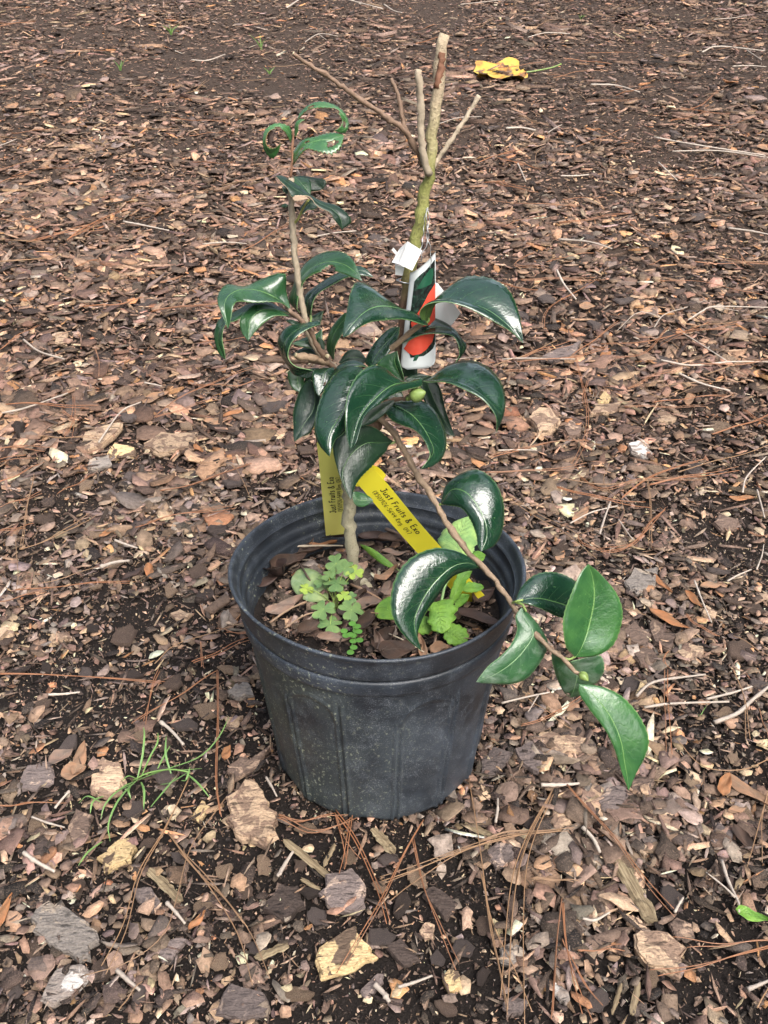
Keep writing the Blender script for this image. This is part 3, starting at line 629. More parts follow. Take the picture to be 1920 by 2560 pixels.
leaf(PL, 'C', (440, 1530, .4), [(390, 1530, .5)], [(390, 1560, .4)], [(390, 1505, .6)], (335, 1540, .6), G2, NL=14, NA=3)
leaf(PL, 'C', (455, 1390, .2), [(400, 1330, .3)], [(430, 1380, 0), (380, 1350, 0)], [(410, 1290, .4), (365, 1268, .4)], (350, 1285, .3), G4, NL=14, NA=3)
# ---- left cluster
leaf(PL, 'A', (785, 520, -1), [(640, 400, -.6), (450, 322, -1.2), (270, 330, -2.5), (160, 440, -4)], [(690, 440, -2), (480, 440, -2.8), (310, 425, -3.2), (245, 465, -4.4), (215, 600, -5)], [(735, 330, .2), (715, 170, .4), (500, 215, .6), (340, 285, -.4), (170, 278, -1.6), (88, 400, -3.6), (135, 560, -4.8)], (190, 692, -5.2), G2, bulge=.02, saw=.02)
leaf(PL, 'A', (780, 545, -.6), [(560, 457, -.2), (400, 472, -.8), (250, 560, -2), (130, 650, -3), (95, 800, -3.6)], [(560, 485, -.7), (420, 505, -1.4), (280, 600, -2.6), (165, 650, -3.4), (135, 780, -3.9), (155, 900, -4.1)], [(560, 432, .2), (390, 448, -.4), (230, 540, -1.6), (105, 600, -2.6), (58, 750, -3.2), (95, 900, -3.7)], (166, 980, -4), G2)
leaf(PL, 'A', (770, 565, -1.4), [(640, 510, -1.4), (490, 520, -2), (400, 620, -2.8)], [(560, 455, -1), (400, 480, -1.6), (305, 590, -2.6), (315, 710, -3.1)], [(640, 565, -2), (540, 620, -2.6), (450, 710, -3.1)], (378, 802, -3.5), LU)
leaf(PL, 'H', (495, 405, .6), [(462, 340, .5), (485, 250, .6), (550, 178, .4), (630, 148, 0), (710, 160, -.8), (765, 198, -1.6)], [(442, 345, 1), (455, 285, 1.2), (480, 212, 1.5), (525, 148, 1.6), (605, 106, 1.4), (695, 98, .4), (757, 142, -.8)], [(480, 370, 0), (490, 300, 0), (520, 240, -.2), (580, 200, -.6), (650, 190, -1), (705, 205, -1.4), (755, 225, -1.9)], (801, 242, -2.2), G2, holes=[(.95, .66, .22, .06)])
leaf(PL, 'H', (550, 440, 1.4), [(530, 370, 1.6), (552, 305, 1.8), (630, 245, 2), (710, 205, 2), (785, 190, 1.8)], [(510, 375, 2), (520, 310, 2.3), (590, 255, 2.6), (680, 203, 2.6), (770, 168, 2.4), (820, 185, 2)], [(550, 380, 1), (575, 315, 1.2), (645, 265, 1.4), (725, 225, 1.5), (795, 215, 1.4)], (857, 223, 1.6), (LTOP, LUND, LRIM))
leaf(PL, 'A', (975, 640, 1.6), [(1010, 590, 1.8), (1050, 550, 2)], [(960, 590, 1.8), (1010, 550, 2.2)], [(1050, 640, 1.6), (1075, 580, 1.8)], (1088, 518, 2.2), G4, NL=18, NA=3)
leaf(PL, 'A', (870, 640, .6), [(800, 620, .4)], [(800, 645, .2)], [(790, 600, .6)], (730, 610, .5), G4, NL=14, NA=3)
leaf(PL, 'A', (1062, 645, -1.6), [(930, 655, -2.4), (800, 725, -3), (718, 830, -3.2), (722, 940, -3.2), (790, 1045, -3.2), (880, 1085, -3)], [(980, 670, -2.6), (860, 745, -3.4), (775, 835, -3.8), (755, 950, -3.9), (815, 1030, -3.8), (900, 1062, -3.4)], [(1040, 615, -1.4), (930, 632, -1.8), (745, 668, -2), (658, 790, -2.2), (690, 930, -2.3), (755, 1045, -2.6), (830, 1130, -2.8)], (990, 1078, -2.8), G1)
leaf(PL, 'A', (1075, 690, 1.6), [(1000, 790, 1.2), (890, 810, 1)], [(1075, 830, .9), (1000, 872, .7), (880, 855, .7)], [(1010, 735, 1.7), (900, 775, 1.4)], (788, 828, .9), G2, NL=24)
leaf(PL, 'A', (1090, 975, 1.4), [(980, 915, 1.6), (870, 905, 1.6)], [(1000, 970, 1.2), (880, 965, 1.2)], [(1000, 875, 2), (900, 862, 2)], (790, 935, 1.6), G4, NL=24)
leaf(PL, 'A', (1188, 980, .8), [(1162, 880, .8), (1172, 780, .9), (1235, 660, 1)], [(1125, 890, 1.2), (1122, 790, 1.4), (1180, 655, 1.5), (1280, 545, 1.4)], [(1195, 870, .4), (1245, 765, .4), (1290, 690, .6)], (1345, 540, 1.1), G2)
leaf(PL, 'A', (850, 1040, .8), [(840, 1120, .6), (850, 1210, .4)], [(910, 1090, .8), (905, 1170, .6), (905, 1240, .4)], [(755, 1090, .6), (765, 1195, .3), (815, 1265, .1)], (885, 1295, 0), G2, NL=26)
leaf(PL, 'A', (1050, 1055, .6), [(950, 1095, .4)], [(970, 1160, .2), (900, 1150, .2)], [(950, 1060, .8), (890, 1070, .7)], (835, 1125, .4), G1, NL=18, NA=3)
leaf(PL, 'A', (1190, 1050, -1), [(1105, 1090, -1.6), (1075, 1200, -2.4)], [(1190, 1100, -1.4), (1140, 1190, -2.2), (1090, 1275, -2.8)], [(1040, 1065, -1.2), (990, 1095, -1.8), (990, 1190, -2.4), (1012, 1275, -2.9)], (1045, 1322, -3.2), G1, NL=28, holes=[(.28, .62, .06, .07)])
leaf(PL, 'A', (960, 1160, -.6), [(1010, 1300, -1), (990, 1460, -1.8), (895, 1600, -2.8)], [(1040, 1250, -1), (1060, 1400, -1.8), (1020, 1560, -2.6), (960, 1670, -3.2), (880, 1705, -3.6)], [(900, 1210, -.6), (840, 1330, -1), (805, 1480, -1.8), (806, 1620, -2.8), (806, 1700, -3.4)], (815, 1752, -3.8), G4)
# ---- centre cluster
leaf(PL, 'A', (1500, 1045, -1.4), [(1400, 1015, -1.2), (1280, 1040, -1.4), (1180, 1130, -2)], [(1420, 1040, -2), (1300, 1065, -2.2), (1190, 1150, -2.6)], [(1390, 982, -.6), (1260, 1015, -.8), (1165, 1100, -1.4)], (1115, 1215, -2.6), G1)
leaf(PL, 'A', (1450, 1050, -2.4), [(1400, 1170, -3.8), (1340, 1330, -5.2), (1250, 1500, -6.6), (1165, 1640, -7.8), (1130, 1770, -8.6)], [(1470, 1120, -3), (1430, 1260, -4.2), (1370, 1450, -5.6), (1300, 1640, -7.2), (1200, 1735, -8.2), (1165, 1830, -8.9)], [(1370, 1045, -2.6), (1250, 1075, -3), (1160, 1150, -3.6), (1075, 1310, -4.8), (1018, 1480, -6), (1004, 1650, -7.2), (1055, 1790, -8.3)], (1146, 1893, -9.2), G1, bulge=.10)
leaf(PL, 'B', (712, 1115, -2.8), [(610, 1135, -3.6), (440, 1165, -5), (290, 1280, -6.5), (155, 1440, -8), (90, 1620, -9.4)], [(690, 1175, -3.4), (560, 1205, -4.6), (430, 1255, -5.8), (310, 1340, -7), (195, 1430, -8.2), (145, 1560, -9.2), (110, 1680, -10)], [(690, 1098, -2.6), (600, 1110, -2.8), (500, 1130, -3.2), (385, 1020, -3.6), (255, 988, -4.4), (125, 1070, -6), (35, 1240, -7.6), (10, 1430, -9), (20, 1620, -9.8)], (60, 1748, -10.2), G1, bulge=.09)
leaf(PL, 'B', (455, 1300, -2.2), [(360, 1370, -2.6), (260, 1450, -3)], [(440, 1350, -2.4), (360, 1430, -2.8), (250, 1510, -3.2)], [(380, 1310, -2.4), (260, 1360, -2.8), (180, 1450, -3.2)], (150, 1535, -3.6), G4, NL=26)
leaf(PL, 'B', (752, 600, -2), [(640, 525, -2.4), (450, 462, -3), (300, 457, -3.6), (180, 512, -4.8), (70, 625, -6)], [(745, 625, -2.6), (600, 585, -3.4), (420, 572, -4.2), (260, 590, -5), (130, 650, -6), (55, 705, -6.6)], [(640, 510, -1.8), (530, 480, -1.6), (430, 455, -1.4), (340, 355, -1), (225, 258, -1), (110, 243, -1.8), (58, 330, -3.2), (28, 480, -4.6), (0, 610, -5.8)], (-11, 735, -6.6), G1)
leaf(PL, 'B', (752, 600, -2), [(720, 540, -2.2), (760, 465, -2.2), (860, 412, -2.2), (1000, 408, -2.2), (1120, 428, -2.6), (1300, 492, -3), (1450, 602, -3.6), (1565, 720, -4)], [(770, 560, -1.4), (810, 450, -.8), (900, 330, 0), (1060, 205, .8), (1190, 174, .8), (1330, 200, .2), (1460, 290, -.8), (1540, 420, -2), (1592, 590, -3.4)], [(700, 570, -2.6), (690, 500, -3.2), (760, 430, -3.6), (900, 404, -4), (1040, 445, -4.2), (1200, 515, -4.4), (1340, 580, -4.6), (1490, 670, -4.6)], (1617, 788, -4.4), G1, bulge=.08)
leaf(PL, 'B', (470, 810, -.4), [(560, 745, -.4), (680, 680, -.2), (860, 640, 0), (1000, 690, -.6), (1070, 800, -1.2), (1060, 890, -1.4)], [(540, 720, 0), (640, 650, .4), (770, 558, .8), (890, 588, .8), (990, 660, 0), (1065, 750, -.6), (1106, 825, -1)], [(560, 775, -.8), (690, 712, -1), (850, 702, -1), (980, 722, -1.3), (1030, 800, -1.6), (1040, 890, -1.7)], (1003, 968, -1.7), G1)
leaf(PL, 'B', (500, 640, .2), [(440, 720, 0), (350, 820, -.4), (275, 920, -.8)], [(490, 730, -.2), (430, 840, -.6), (360, 930, -1)], [(410, 655, .4), (300, 755, .2), (225, 860, -.2), (192, 960, -.6)], (240, 1010, -1.2), G1)
leaf(PL, 'B', (545, 1155, -1.6), [(500, 1060, -1.4), (460, 950, -1.2)], [(420, 1060, -1.4), (300, 985, -1.2), (370, 905, -1)], [(535, 1070, -1.8), (505, 970, -1.6)], (478, 855, -1), G2, NL=26)
leaf(PL, 'B', (530, 1090, .6), [(560, 990, .8), (555, 900, 1)], [(495, 1000, .8), (495, 890, 1.2)], [(650, 1070, .4), (655, 1000, .6), (600, 890, .9)], (535, 820, 1.2), G4, NL=26)
leaf(PL, 'B', (700, 1128, -3), [(780, 1122, -3), (900, 1128, -3.4), (1040, 1150, -4), (1190, 1220, -4.6), (1310, 1315, -5.2), (1395, 1430, -5.8)], [(770, 1108, -2.4), (870, 1022, -1.4), (980, 966, -.6), (1150, 950, -.4), (1300, 1000, -1), (1400, 1110, -2.4), (1446, 1260, -3.8), (1440, 1430, -5.2)], [(780, 1138, -3.4), (880, 1140, -4.2), (1020, 1168, -5), (1160, 1238, -5.6), (1280, 1330, -6), (1368, 1440, -6.3), (1378, 1530, -6.3)], (1372, 1595, -6.2), G1, bulge=.09)
leaf(PL, 'B', (430, 1340, -1.6), [(510, 1370, -2.2), (610, 1430, -3), (700, 1530, -4), (770, 1650, -5), (805, 1770, -6)], [(560, 1303, -1.2), (700, 1308, -1.4), (820, 1400, -2), (900, 1540, -3.2), (922, 1680, -4.4), (890, 1810, -5.6), (800, 1892, -6.8)], [(370, 1400, -2), (430, 1480, -2.8), (520, 1520, -3.4), (625, 1562, -4.2), (710, 1645, -5.2), (765, 1745, -6.2), (772, 1815, -6.9)], (695, 1922, -7.8), G1, bulge=.08)
leaf(PL, 'B', (720, 1075, 1), [(770, 1200, .8), (850, 1380, .2), (930, 1530, -.4)], [(790, 1085, 1.2), (870, 1200, .9), (915, 1390, .3), (965, 1530, -.2)], [(690, 1180, .6), (740, 1350, 0), (820, 1490, -.6), (915, 1600, -.9)], (997, 1625, -1), G4)
leaf(PL, 'B', (545, 1115, 0), [(640, 1090, .2)], [(600, 1070, .4), (680, 1058, .4)], [(620, 1120, 0), (700, 1110, 0)], (770, 1080, .3), G4, NL=18, NA=3)
leaf(PL, 'H', (955, 1035, -1.2), [(890, 1042, -1.8), (815, 1045, -2.6), (745, 1100, -3.6), (703, 1185, -4.6), (715, 1260, -5.4)], [(930, 1055, -1.6), (915, 1085, -2.2), (855, 1150, -3.4), (795, 1212, -4.4), (762, 1265, -5.2)], [(915, 1005, -1.4), (855, 963, -1.8), (780, 958, -2.2), (700, 988, -2.8), (657, 1055, -3.4), (675, 1160, -4.4), (708, 1255, -5.4)], (746, 1325, -6), G4)
leaf(PL, 'H', (748, 1285, -5.4), [(775, 1320, -5.6), (815, 1325, -5.4)], [(765, 1345, -5.9), (810, 1356, -5.7)], [(775, 1282, -5.2), (830, 1302, -5)], (857, 1328, -5.2), (LPALE, LMID, LRIM), NL=18, NA=3)
leaf(PL, 'A', (1230, 1010, 1.6), [(1330, 960, 1.8), (1420, 960, 1.8)], [(1310, 900, 2.2), (1420, 890, 2.2)], [(1320, 1020, 1.4), (1420, 1030, 1.4)], (1510, 990, 1.6), G4, NL=26)
leaf(PL, 'A', (1060, 1100, 1.2), [(1000, 1150, 1), (960, 1230, .8)], [(1050, 1190, .8), (1010, 1270, .6)], [(960, 1110, 1.2), (905, 1190, 1)], (930, 1330, .4), G4, NL=24)
leaf(PL, 'B', (330, 1180, .6), [(420, 1230, .4), (500, 1300, 0)], [(420, 1170, .8), (520, 1230, .5)], [(360, 1260, .2), (440, 1330, -.2)], (560, 1370, -.4), G4, NL=26)
leaf(PL, 'A', (1040, 760, .8), [(1060, 860, .6)], [(1090, 800, .8), (1100, 880, .6)], [(1010, 820, .8), (1020, 900, .6)], (1070, 960, .4), G4, NL=20)
# ---- drooping branch
leaf(PL, 'D', (440, 306, -6), [(500, 228, -6), (575, 240, -6.8), (640, 315, -7.8), (685, 410, -8.8), (690, 490, -9.4)], [(470, 205, -5.2), (560, 135, -4.8), (650, 120, -5), (735, 185, -5.8), (782, 300, -7), (782, 430, -8.2), (740, 525, -9.2)], [(475, 313, -6.6), (550, 328, -7.6), (602, 390, -8.4), (632, 465, -9.2), (642, 530, -9.8)], (660, 567, -10.2), G1, bulge=.1)
leaf(PL, 'D', (658, 655, -9.8), [(590, 627, -10), (500, 652, -10.8), (400, 745, -12), (328, 860, -13.2), (297, 965, -14.2)], [(595, 668, -10), (505, 705, -10.6), (430, 795, -11.6), (368, 890, -12.8), (322, 980, -13.9), (312, 1050, -14.6)], [(590, 592, -9.6), (500, 555, -9.6), (400, 547, -10), (280, 598, -11), (200, 700, -12.2), (167, 820, -13.4), (180, 930, -14.4), (250, 1035, -15)], (335, 1107, -15.2), G1, bulge=.12)
leaf(PL, 'D', (850, 838, -14.4), [(960, 820, -14), (1080, 845, -13.4), (1170, 880, -13)], [(880, 760, -13.2), (960, 690, -12.2), (1070, 680, -11.6), (1175, 725, -11.4), (1230, 820, -11.8)], [(930, 856, -14.8), (1030, 896, -14.6), (1120, 930, -14.2)], (1240, 915, -12.8), G1, bulge=.08)
leaf(PL, 'D', (1175, 1142, -18.2), [(1212, 1080, -18), (1245, 985, -17.3), (1277, 835, -16.6), (1272, 720, -16.2)], [(1125, 1085, -18.6), (1107, 960, -18.4), (1148, 800, -17.6), (1200, 690, -16.8)], [(1290, 1132, -18.2), (1390, 1062, -17.7), (1433, 930, -17), (1402, 800, -16.4), (1315, 690, -16.2)], (1246, 632, -16.2), G3, bulge=.03)
leaf(PL, 'D', (880, 870, -15.2), [(900, 930, -15.8), (945, 1010, -16.6), (900, 1095, -17.4), (825, 1175, -18.2), (730, 1238, -18.8)], [(945, 930, -15.4), (1002, 1010, -16), (1024, 1080, -16.6), (985, 1170, -17.4), (910, 1255, -18.2), (820, 1287, -18.6), (720, 1288, -18.8)], [(848, 920, -15.8), (858, 990, -16.4), (832, 1060, -17.2), (770, 1132, -18), (700, 1192, -18.6), (655, 1245, -19)], (634, 1278, -19.2), (LPALE, LUND, LRIM), bulge=.04)
leaf(PL, 'D', (1195, 1288, -19.6), [(1275, 1350, -20.2), (1362, 1460, -21), (1420, 1590, -21.8), (1442, 1710, -22.4), (1458, 1800, -22.8)], [(1320, 1303, -19.6), (1435, 1360, -20), (1530, 1470, -20.8), (1574, 1590, -21.6), (1552, 1690, -22.2), (1505, 1780, -22.7)], [(1195, 1340, -20), (1255, 1430, -20.8), (1338, 1540, -21.6), (1395, 1660, -22.3), (1428, 1770, -22.8)], (1466, 1870, -23.2), G3, bulge=.05)
leaf(PL, 'D', (1150, 1165, -18), [(1185, 1220, -17.6), (1175, 1295, -17.4)], [(1300, 1132, -17.2), (1332, 1200, -16.9), (1285, 1290, -16.9), (1205, 1345, -17)], [(1050, 1120, -17.6), (1065, 1230, -17.4), (1108, 1325, -17.3)], (1150, 1362, -17.2), (LPALE, LUND, LRIM), holes=[(.8, .93, .12, .06)])

# ---- buds
def bud(fr, c, axis_to, L, Wd, mat=BUD):
    a = D(fr, *c); b = D(fr, *axis_to); ax = nrm(b - a); n = 12
    t = np.linspace(0, 1, n); p = a + ax * (t * L)[:, None]
    V, F = tube(p, Wd * np.sin(math.pi * np.clip(t, .02, .985) ** .8) ** .65 * (1 - .2 * t), 12)
    b_ = mesh('bud', V, F, mat, PL, smooth=True)
    s1, s2 = nrm(np.cross(ax, [0, 0, 1])), None
    for k in range(3):                                    # overlapping scales
        an = k * 2.1; side = nrm(np.cross(ax, s1)) * math.sin(an) + s1 * math.cos(an)
        oth = np.cross(ax, side); q = []
        f = []; m_ = 7
        for i in range(m_):
            tt_ = i / (m_ - 1) * (.62 + .12 * k); w_ = Wd * 1.05 * math.sin(math.pi * min(.98, max(.02, tt_)) ** .8) ** .65 * (1 - .2 * tt_)
            hw = 1.0 * (1 - (i / (m_ - 1)) ** 2.2)
            for j in (-2, -1, 0, 1, 2):
                q.append(a + ax * tt_ * L + (side * math.cos(j * hw * .5) + oth * math.sin(j * hw * .5)) * (w_ * 1.03 + .0002))
        for i in range(m_ - 1):
            for j in range(4): f.append((i * 5 + j, i * 5 + j + 1, i * 5 + j + 6, i * 5 + j + 5))
        mesh('bud_scale', q, f, mat, b_, smooth=True)
    return b_
bud('B', (600, 1270, -3.2), (770, 1215, -4), .0155, .0062)
bud('B', (570, 1300, -3.0), (600, 1250, -3.2), .006, .0022)
bud('D', (1200, 1225, -19.6), (1260, 1285, -20.4), .009, .0034)
bud('A', (1120, 925, -1), (1130, 960, -1.2), .004, .0018, CUT)

# ================================================================== yellow tags with lettering
GL = {  # strokes of a round hand, in a box one unit high
 'J': (.5, [[(.12, .95), (.5, .95)], [(.34, .95), (.36, .25), (.24, .02), (.08, .06), (.02, .2)]]),
 'u': (.5, [[(.05, .6), (.06, .2), (.2, .02), (.36, .12), (.42, .3)], [(.42, .6), (.43, .0)]]),
 's': (.42, [[(.36, .52), (.2, .6), (.06, .48), (.2, .33), (.34, .18), (.22, .02), (.04, .1)]]),
 't': (.42, [[(.2, .9), (.2, .0)], [(.02, .6), (.4, .62)]]),
 'F': (.5, [[(.06, .98), (.06, .0)], [(.06, .96), (.48, 1.0)], [(.06, .55), (.38, .57)]]),
 'r': (.4, [[(.06, .6), (.08, .0)], [(.08, .35), (.2, .56), (.36, .56)]]),
 'i': (.2, [[(.1, .58), (.1, .0)], [(.1, .8), (.11, .84)]]),
 '&': (.62, [[(.58, .02), (.2, .6), (.16, .85), (.3, .97), (.42, .82), (.3, .6), (.06, .3), (.12, .04), (.36, .02), (.55, .4)]]),
 'E': (.5, [[(.08, .98), (.06, .0)], [(.06, .97), (.46, 1.0)], [(.06, .52), (.38, .54)], [(.06, .02), (.48, .0)]]),
 'x': (.46, [[(.04, .58), (.4, .0)], [(.4, .6), (.03, .0)]]),
 'o': (.5, [[(.24, .58), (.06, .42), (.06, .16), (.22, .01), (.4, .14), (.42, .42), (.24, .58)]]),
 '(': (.3, [[(.26, 1.05), (.08, .75), (.06, .3), (.24, -.08)]]), ')': (.3, [[(.04, 1.05), (.22, .75), (.24, .3), (.06, -.08)]]),
 '8': (.5, [[(.25, .5), (.08, .74), (.24, .98), (.42, .76), (.25, .5), (.05, .24), (.24, .0), (.45, .24), (.25, .5)]]),
 '5': (.5, [[(.44, .98), (.12, .96), (.08, .56), (.3, .6), (.44, .34), (.3, .04), (.05, .06)]]),
 '0': (.52, [[(.25, .98), (.06, .7), (.06, .26), (.25, .0), (.45, .28), (.45, .72), (.25, .98)]]),
 '9': (.5, [[(.42, .7), (.26, .5), (.08, .64), (.1, .9), (.3, .98), (.42, .76), (.4, .0)]]),
 '2': (.5, [[(.06, .78), (.22, .98), (.42, .82), (.3, .45), (.04, .02), (.46, .02)]]),
 '6': (.5, [[(.38, .98), (.12, .6), (.06, .2), (.24, .0), (.42, .2), (.3, .44), (.08, .32)]]),
 '-': (.36, [[(.05, .42), (.3, .42)]]), '4': (.5, [[(.1, .98), (.06, .45), (.44, .45)], [(.36, .95), (.36, .0)]]),
 'R': (.5, [[(.06, .98), (.06, .0)], [(.06, .98), (.36, .94), (.38, .66), (.06, .5), (.46, .0)]]),
 'e': (.46, [[(.06, .3), (.4, .36), (.34, .56), (.14, .54), (.04, .26), (.18, .02), (.4, .1)]]),
 'g': (.48, [[(.4, .5), (.2, .58), (.06, .32), (.2, .06), (.4, .3), (.4, .58), (.4, -.2), (.2, -.34), (.04, -.22)]]),
 '.': (.2, [[(.08, .02), (.12, .04)]]), '7': (.46, [[(.04, .96), (.42, .96), (.16, .0)]]), ' ': (.36, [])}
def lettering(text, S, u0, v0, hu, dirn, wid, gap=1.16):
    """strokes as flat ribbons on the strip S(along, across); u0 metres along, v0 baseline across"""
    V = []; F = []; x = 0.0
    for ch in text:
        wd, strokes = GL[ch]
        for st in strokes:
            q = np.array(st, float)
            if len(q) > 2: q = cr(q, 3 * len(q))
            g = nrm(np.gradient(q, axis=0)); pn = np.stack([-g[:, 1], g[:, 0]], 1) * wid
            o = len(V)
            for a_, n_ in zip(q, pn):
                for s in (-1, 1):
                    c_ = a_ + n_ * s
                    V.append(S(u0 + dirn * (x + c_[0]) * hu, v0 + dirn * c_[1] * hu, .00035))
            for i in range(len(q) - 1): F.append((o + 2 * i, o + 2 * i + 1, o + 2 * i + 3, o + 2 * i + 2))
        x += wd * gap + .05
    return np.array(V), F
def strip_surface(pts, side):
    """pts: centre line in the place; side: direction across the strip"""
    C_ = cr(pts, 60); s = np.r_[0, np.cumsum(np.linalg.norm(np.diff(C_, axis=0), axis=1))]
    def S(u, v, off=0.0):
        c_ = np.array([np.interp(u, s, C_[:, k]) for k in range(3)])
        e = .004; t_ = nrm(np.array([np.interp(u + e, s, C_[:, k]) for k in range(3)]) - np.array([np.interp(u - e, s, C_[:, k]) for k in range(3)]))
        sd_ = nrm(side - t_ * np.dot(side, t_)); n_ = np.cross(sd_, t_)
        if n_[1] > 0: n_ = -n_
        return c_ + sd_ * v + n_ * (off + .0006 * math.cos(v * 90))
    return S, s[-1]
def plant_tag(label, pts, side, hw, mat, lines, dirn, notch=False):
    S, Ln = strip_surface(pts, np.array(side, float))
    t = empty('plant_tag', tuple(pts[0])); tag(t, label, 'plant tag', 'yellow nursery tags on the trunk')
    nu, nv = 50, 7; V = []; us = np.linspace(0, Ln, nu); vs_ = np.linspace(-hw, hw, nv)
    for off in (.0, -.0003):
        for u in us:
            for v in vs_: V.append(S(u, v, off))
    F = []; h = nu * nv
    for i in range(nu - 1):
        for k in range(nv - 1):
            q = (i * nv + k, i * nv + k + 1, (i + 1) * nv + k + 1, (i + 1) * nv + k); F += [q, tuple(x + h for x in q[::-1])]
        for k in (0, nv - 1): F.append((i * nv + k, (i + 1) * nv + k, (i + 1) * nv + k + h, i * nv + k + h))
    for i in (0, nu - 1):
        for k in range(nv - 1): F.append((i * nv + k, i * nv + k + 1, i * nv + k + 1 + h, i * nv + k + h))
    mesh('strip', V, F, mat, t, smooth=False)
    for text, u0, v0, hu, wd in lines:
        v_, f_ = lettering(text, S, u0, v0, hu, dirn, wd); mesh('lettering', v_, f_, INK, t)
    return t
tb = px('E', 655, 300)
q0 = D('E', 700, 250, 1.6 - .9); q1 = D('E', 1300, 905, 0)
q1 = ZP(*px('E', 1300, 912), SZ + .004)
t1 = plant_tag('golden yellow nursery tag slanting down right across the pot', [D('E', 690, 235, .9), D('E', 770, 310, .2), D('E', 980, 560, .3), q1], (q1[2] - q0[2] + .24, -.035, .105), .0125, YEL,
          [('Just Fruits & Exo', .0290, .0022, .0066, .075), ('(850)926-5644 Reg. 047', .0275, -.0058, .0048, .06)], 1)
q2 = D('E', 585, 572, 9)
t2 = plant_tag('pale yellow nursery tag hanging straight down left of the trunk', [D('E', 650, 250, 2.4), D('E', 575, 235, 4.2), D('E', 560, 330, 6), q2], (1, .1, .1), .0115, YEL2, [], 1)
# the left tag's print reads upwards
S2, L2 = strip_surface([D('E', 545, 90, 3.6), D('E', 556, 200, 4.6), D('E', 566, 330, 6.2), q2], np.array((1, .1, .1)))
for ch in list(t2.children): bpy.data.objects.remove(ch)
V = []; nu, nv = 40, 7
for off in (.0, -.0003):
    for u in np.linspace(0, L2, nu):
        for v in np.linspace(-.0118, .0118, nv): V.append(S2(u, v, off))
F = []; h = nu * nv
for i in range(nu - 1):
    for k in range(nv - 1):
        q = (i * nv + k, i * nv + k + 1, (i + 1) * nv + k + 1, (i + 1) * nv + k); F += [q, tuple(x + h for x in q[::-1])]
    for k in (0, nv - 1): F.append((i * nv + k, (i + 1) * nv + k, (i + 1) * nv + k + h, i * nv + k + h))
for k in range(nv - 1): F.append(((nu - 1) * nv + k, (nu - 1) * nv + k + 1, (nu - 1) * nv + k + 1 + h, (nu - 1) * nv + k + h))
mesh('strip', V, F, YEL2, t2)
def S2r(u, v, off): return S2(L2 - .040 - u, -v, off) if False else S2(u, v, off)
for text, u0, v0, hu, wd in (('Just Fruits & Exo', L2 - .040, .0010, .0064, .075), ('(850)926-5644 Reg. 047', L2 - .041, .0078, .0046, .06)):
    v_, f_ = lettering(text, S2, u0, v0, hu, -1, wd); mesh('lettering', v_, f_, INK, t2)
# the loops that hold the tags to the trunk
def band(parent, fr, c, rad, hw, tiltx, mat):
    c0 = D(fr, *c); n = 28; V = []
    for i in range(n):
        a_ = i / n * 2 * math.pi
        for z in (-hw, hw):
            for rr_ in (rad, rad + .0004): V.append(c0 + np.array([math.cos(a_) * rr_, math.sin(a_) * rr_, z + tiltx * math.cos(a_)]))
    F = []
    for i in range(n):
        j = (i + 1) % n
        for p_, q_ in ((0, 2), (3, 1), (1, 0), (2, 3)): F.append((i * 4 + p_, i * 4 + q_, j * 4 + q_, j * 4 + p_))
    return mesh('loop', V, F, mat, parent, smooth=False)
band(t1, 'E', (672, 250, 1.7), .0095, .0085, -.004, YEL)
band(t2, 'E', (655, 210, 2.0), .0090, .0080, .003, YEL2)
# slotted end of the golden tag, curling away from the trunk
V = []; n = 12
for i in range(n):
    t_ = i / (n - 1); c_ = D('E', 735 + 95 * t_, 240 + 45 * t_ - 18 * math.sin(t_ * 3), .9 - .8 * t_)
    for s in (-1, 1): V.append(c_ + np.array([.003, 0, .0055]) * s * (1 - .35 * t_) )
mesh('tab', V, [(2 * i, 2 * i + 1, 2 * i + 3, 2 * i + 2) for i in range(n - 1)], YEL, t1)

# ================================================================== picture label, white tags, wire
lb = empty('plant_label', tuple(D('B', 690, 600, .2))); tag(lb, 'curved plastic plant label with a red flower printed on dark ground, tied to the trunk', 'label')
def SL_(u, v, off=0.0):
    xl = 596 - 85 * min(v, 1) * 1.1; xr = 826
    yt = 150 - 190 * u ** 1.5; yb = 1030 - 25 * u
    x = xl + (xr - xl) * u; y = yt + (yb - yt) * v
    if v > .88: x = x + (690 - x) * 0 
    cur = -.85 * math.sin(math.pi * u) ** .9
    return D('B', x, y, .1 + cur + .75 * u) + np.array([0, -off, off * .4])
def corner(u, v):                                           # rounded lower corners
    r_ = .16
    if v > 1 - r_ * .5:
        e = (v - (1 - r_ * .5)) / (r_ * .5); k = 1 - math.sqrt(max(0, 1 - e * e)); return .5 + (u - .5) * (1 - .42 * k)
    return u
nu, nv = 20, 34; V = []
for off in (0, -.0005):
    for j in range(nv):
        for i in range(nu): v = j / (nv - 1); V.append(SL_(corner(i / (nu - 1), v), v, off))
F = []; h = nu * nv
for j in range(nv - 1):
    for i in range(nu - 1):
        q = (j * nu + i, j * nu + i + 1, (j + 1) * nu + i + 1, (j + 1) * nu + i); F += [q, tuple(x + h for x in q[::-1])]
    for i in (0, nu - 1): F.append((j * nu + i, (j + 1) * nu + i, (j + 1) * nu + i + h, j * nu + i + h))
for j in (0, nv - 1):
    for i in range(nu - 1): F.append((j * nu + i, j * nu + i + 1, j * nu + i + 1 + h, j * nu + i + h))
mesh('card', V, F, CARD, lb, smooth=True)
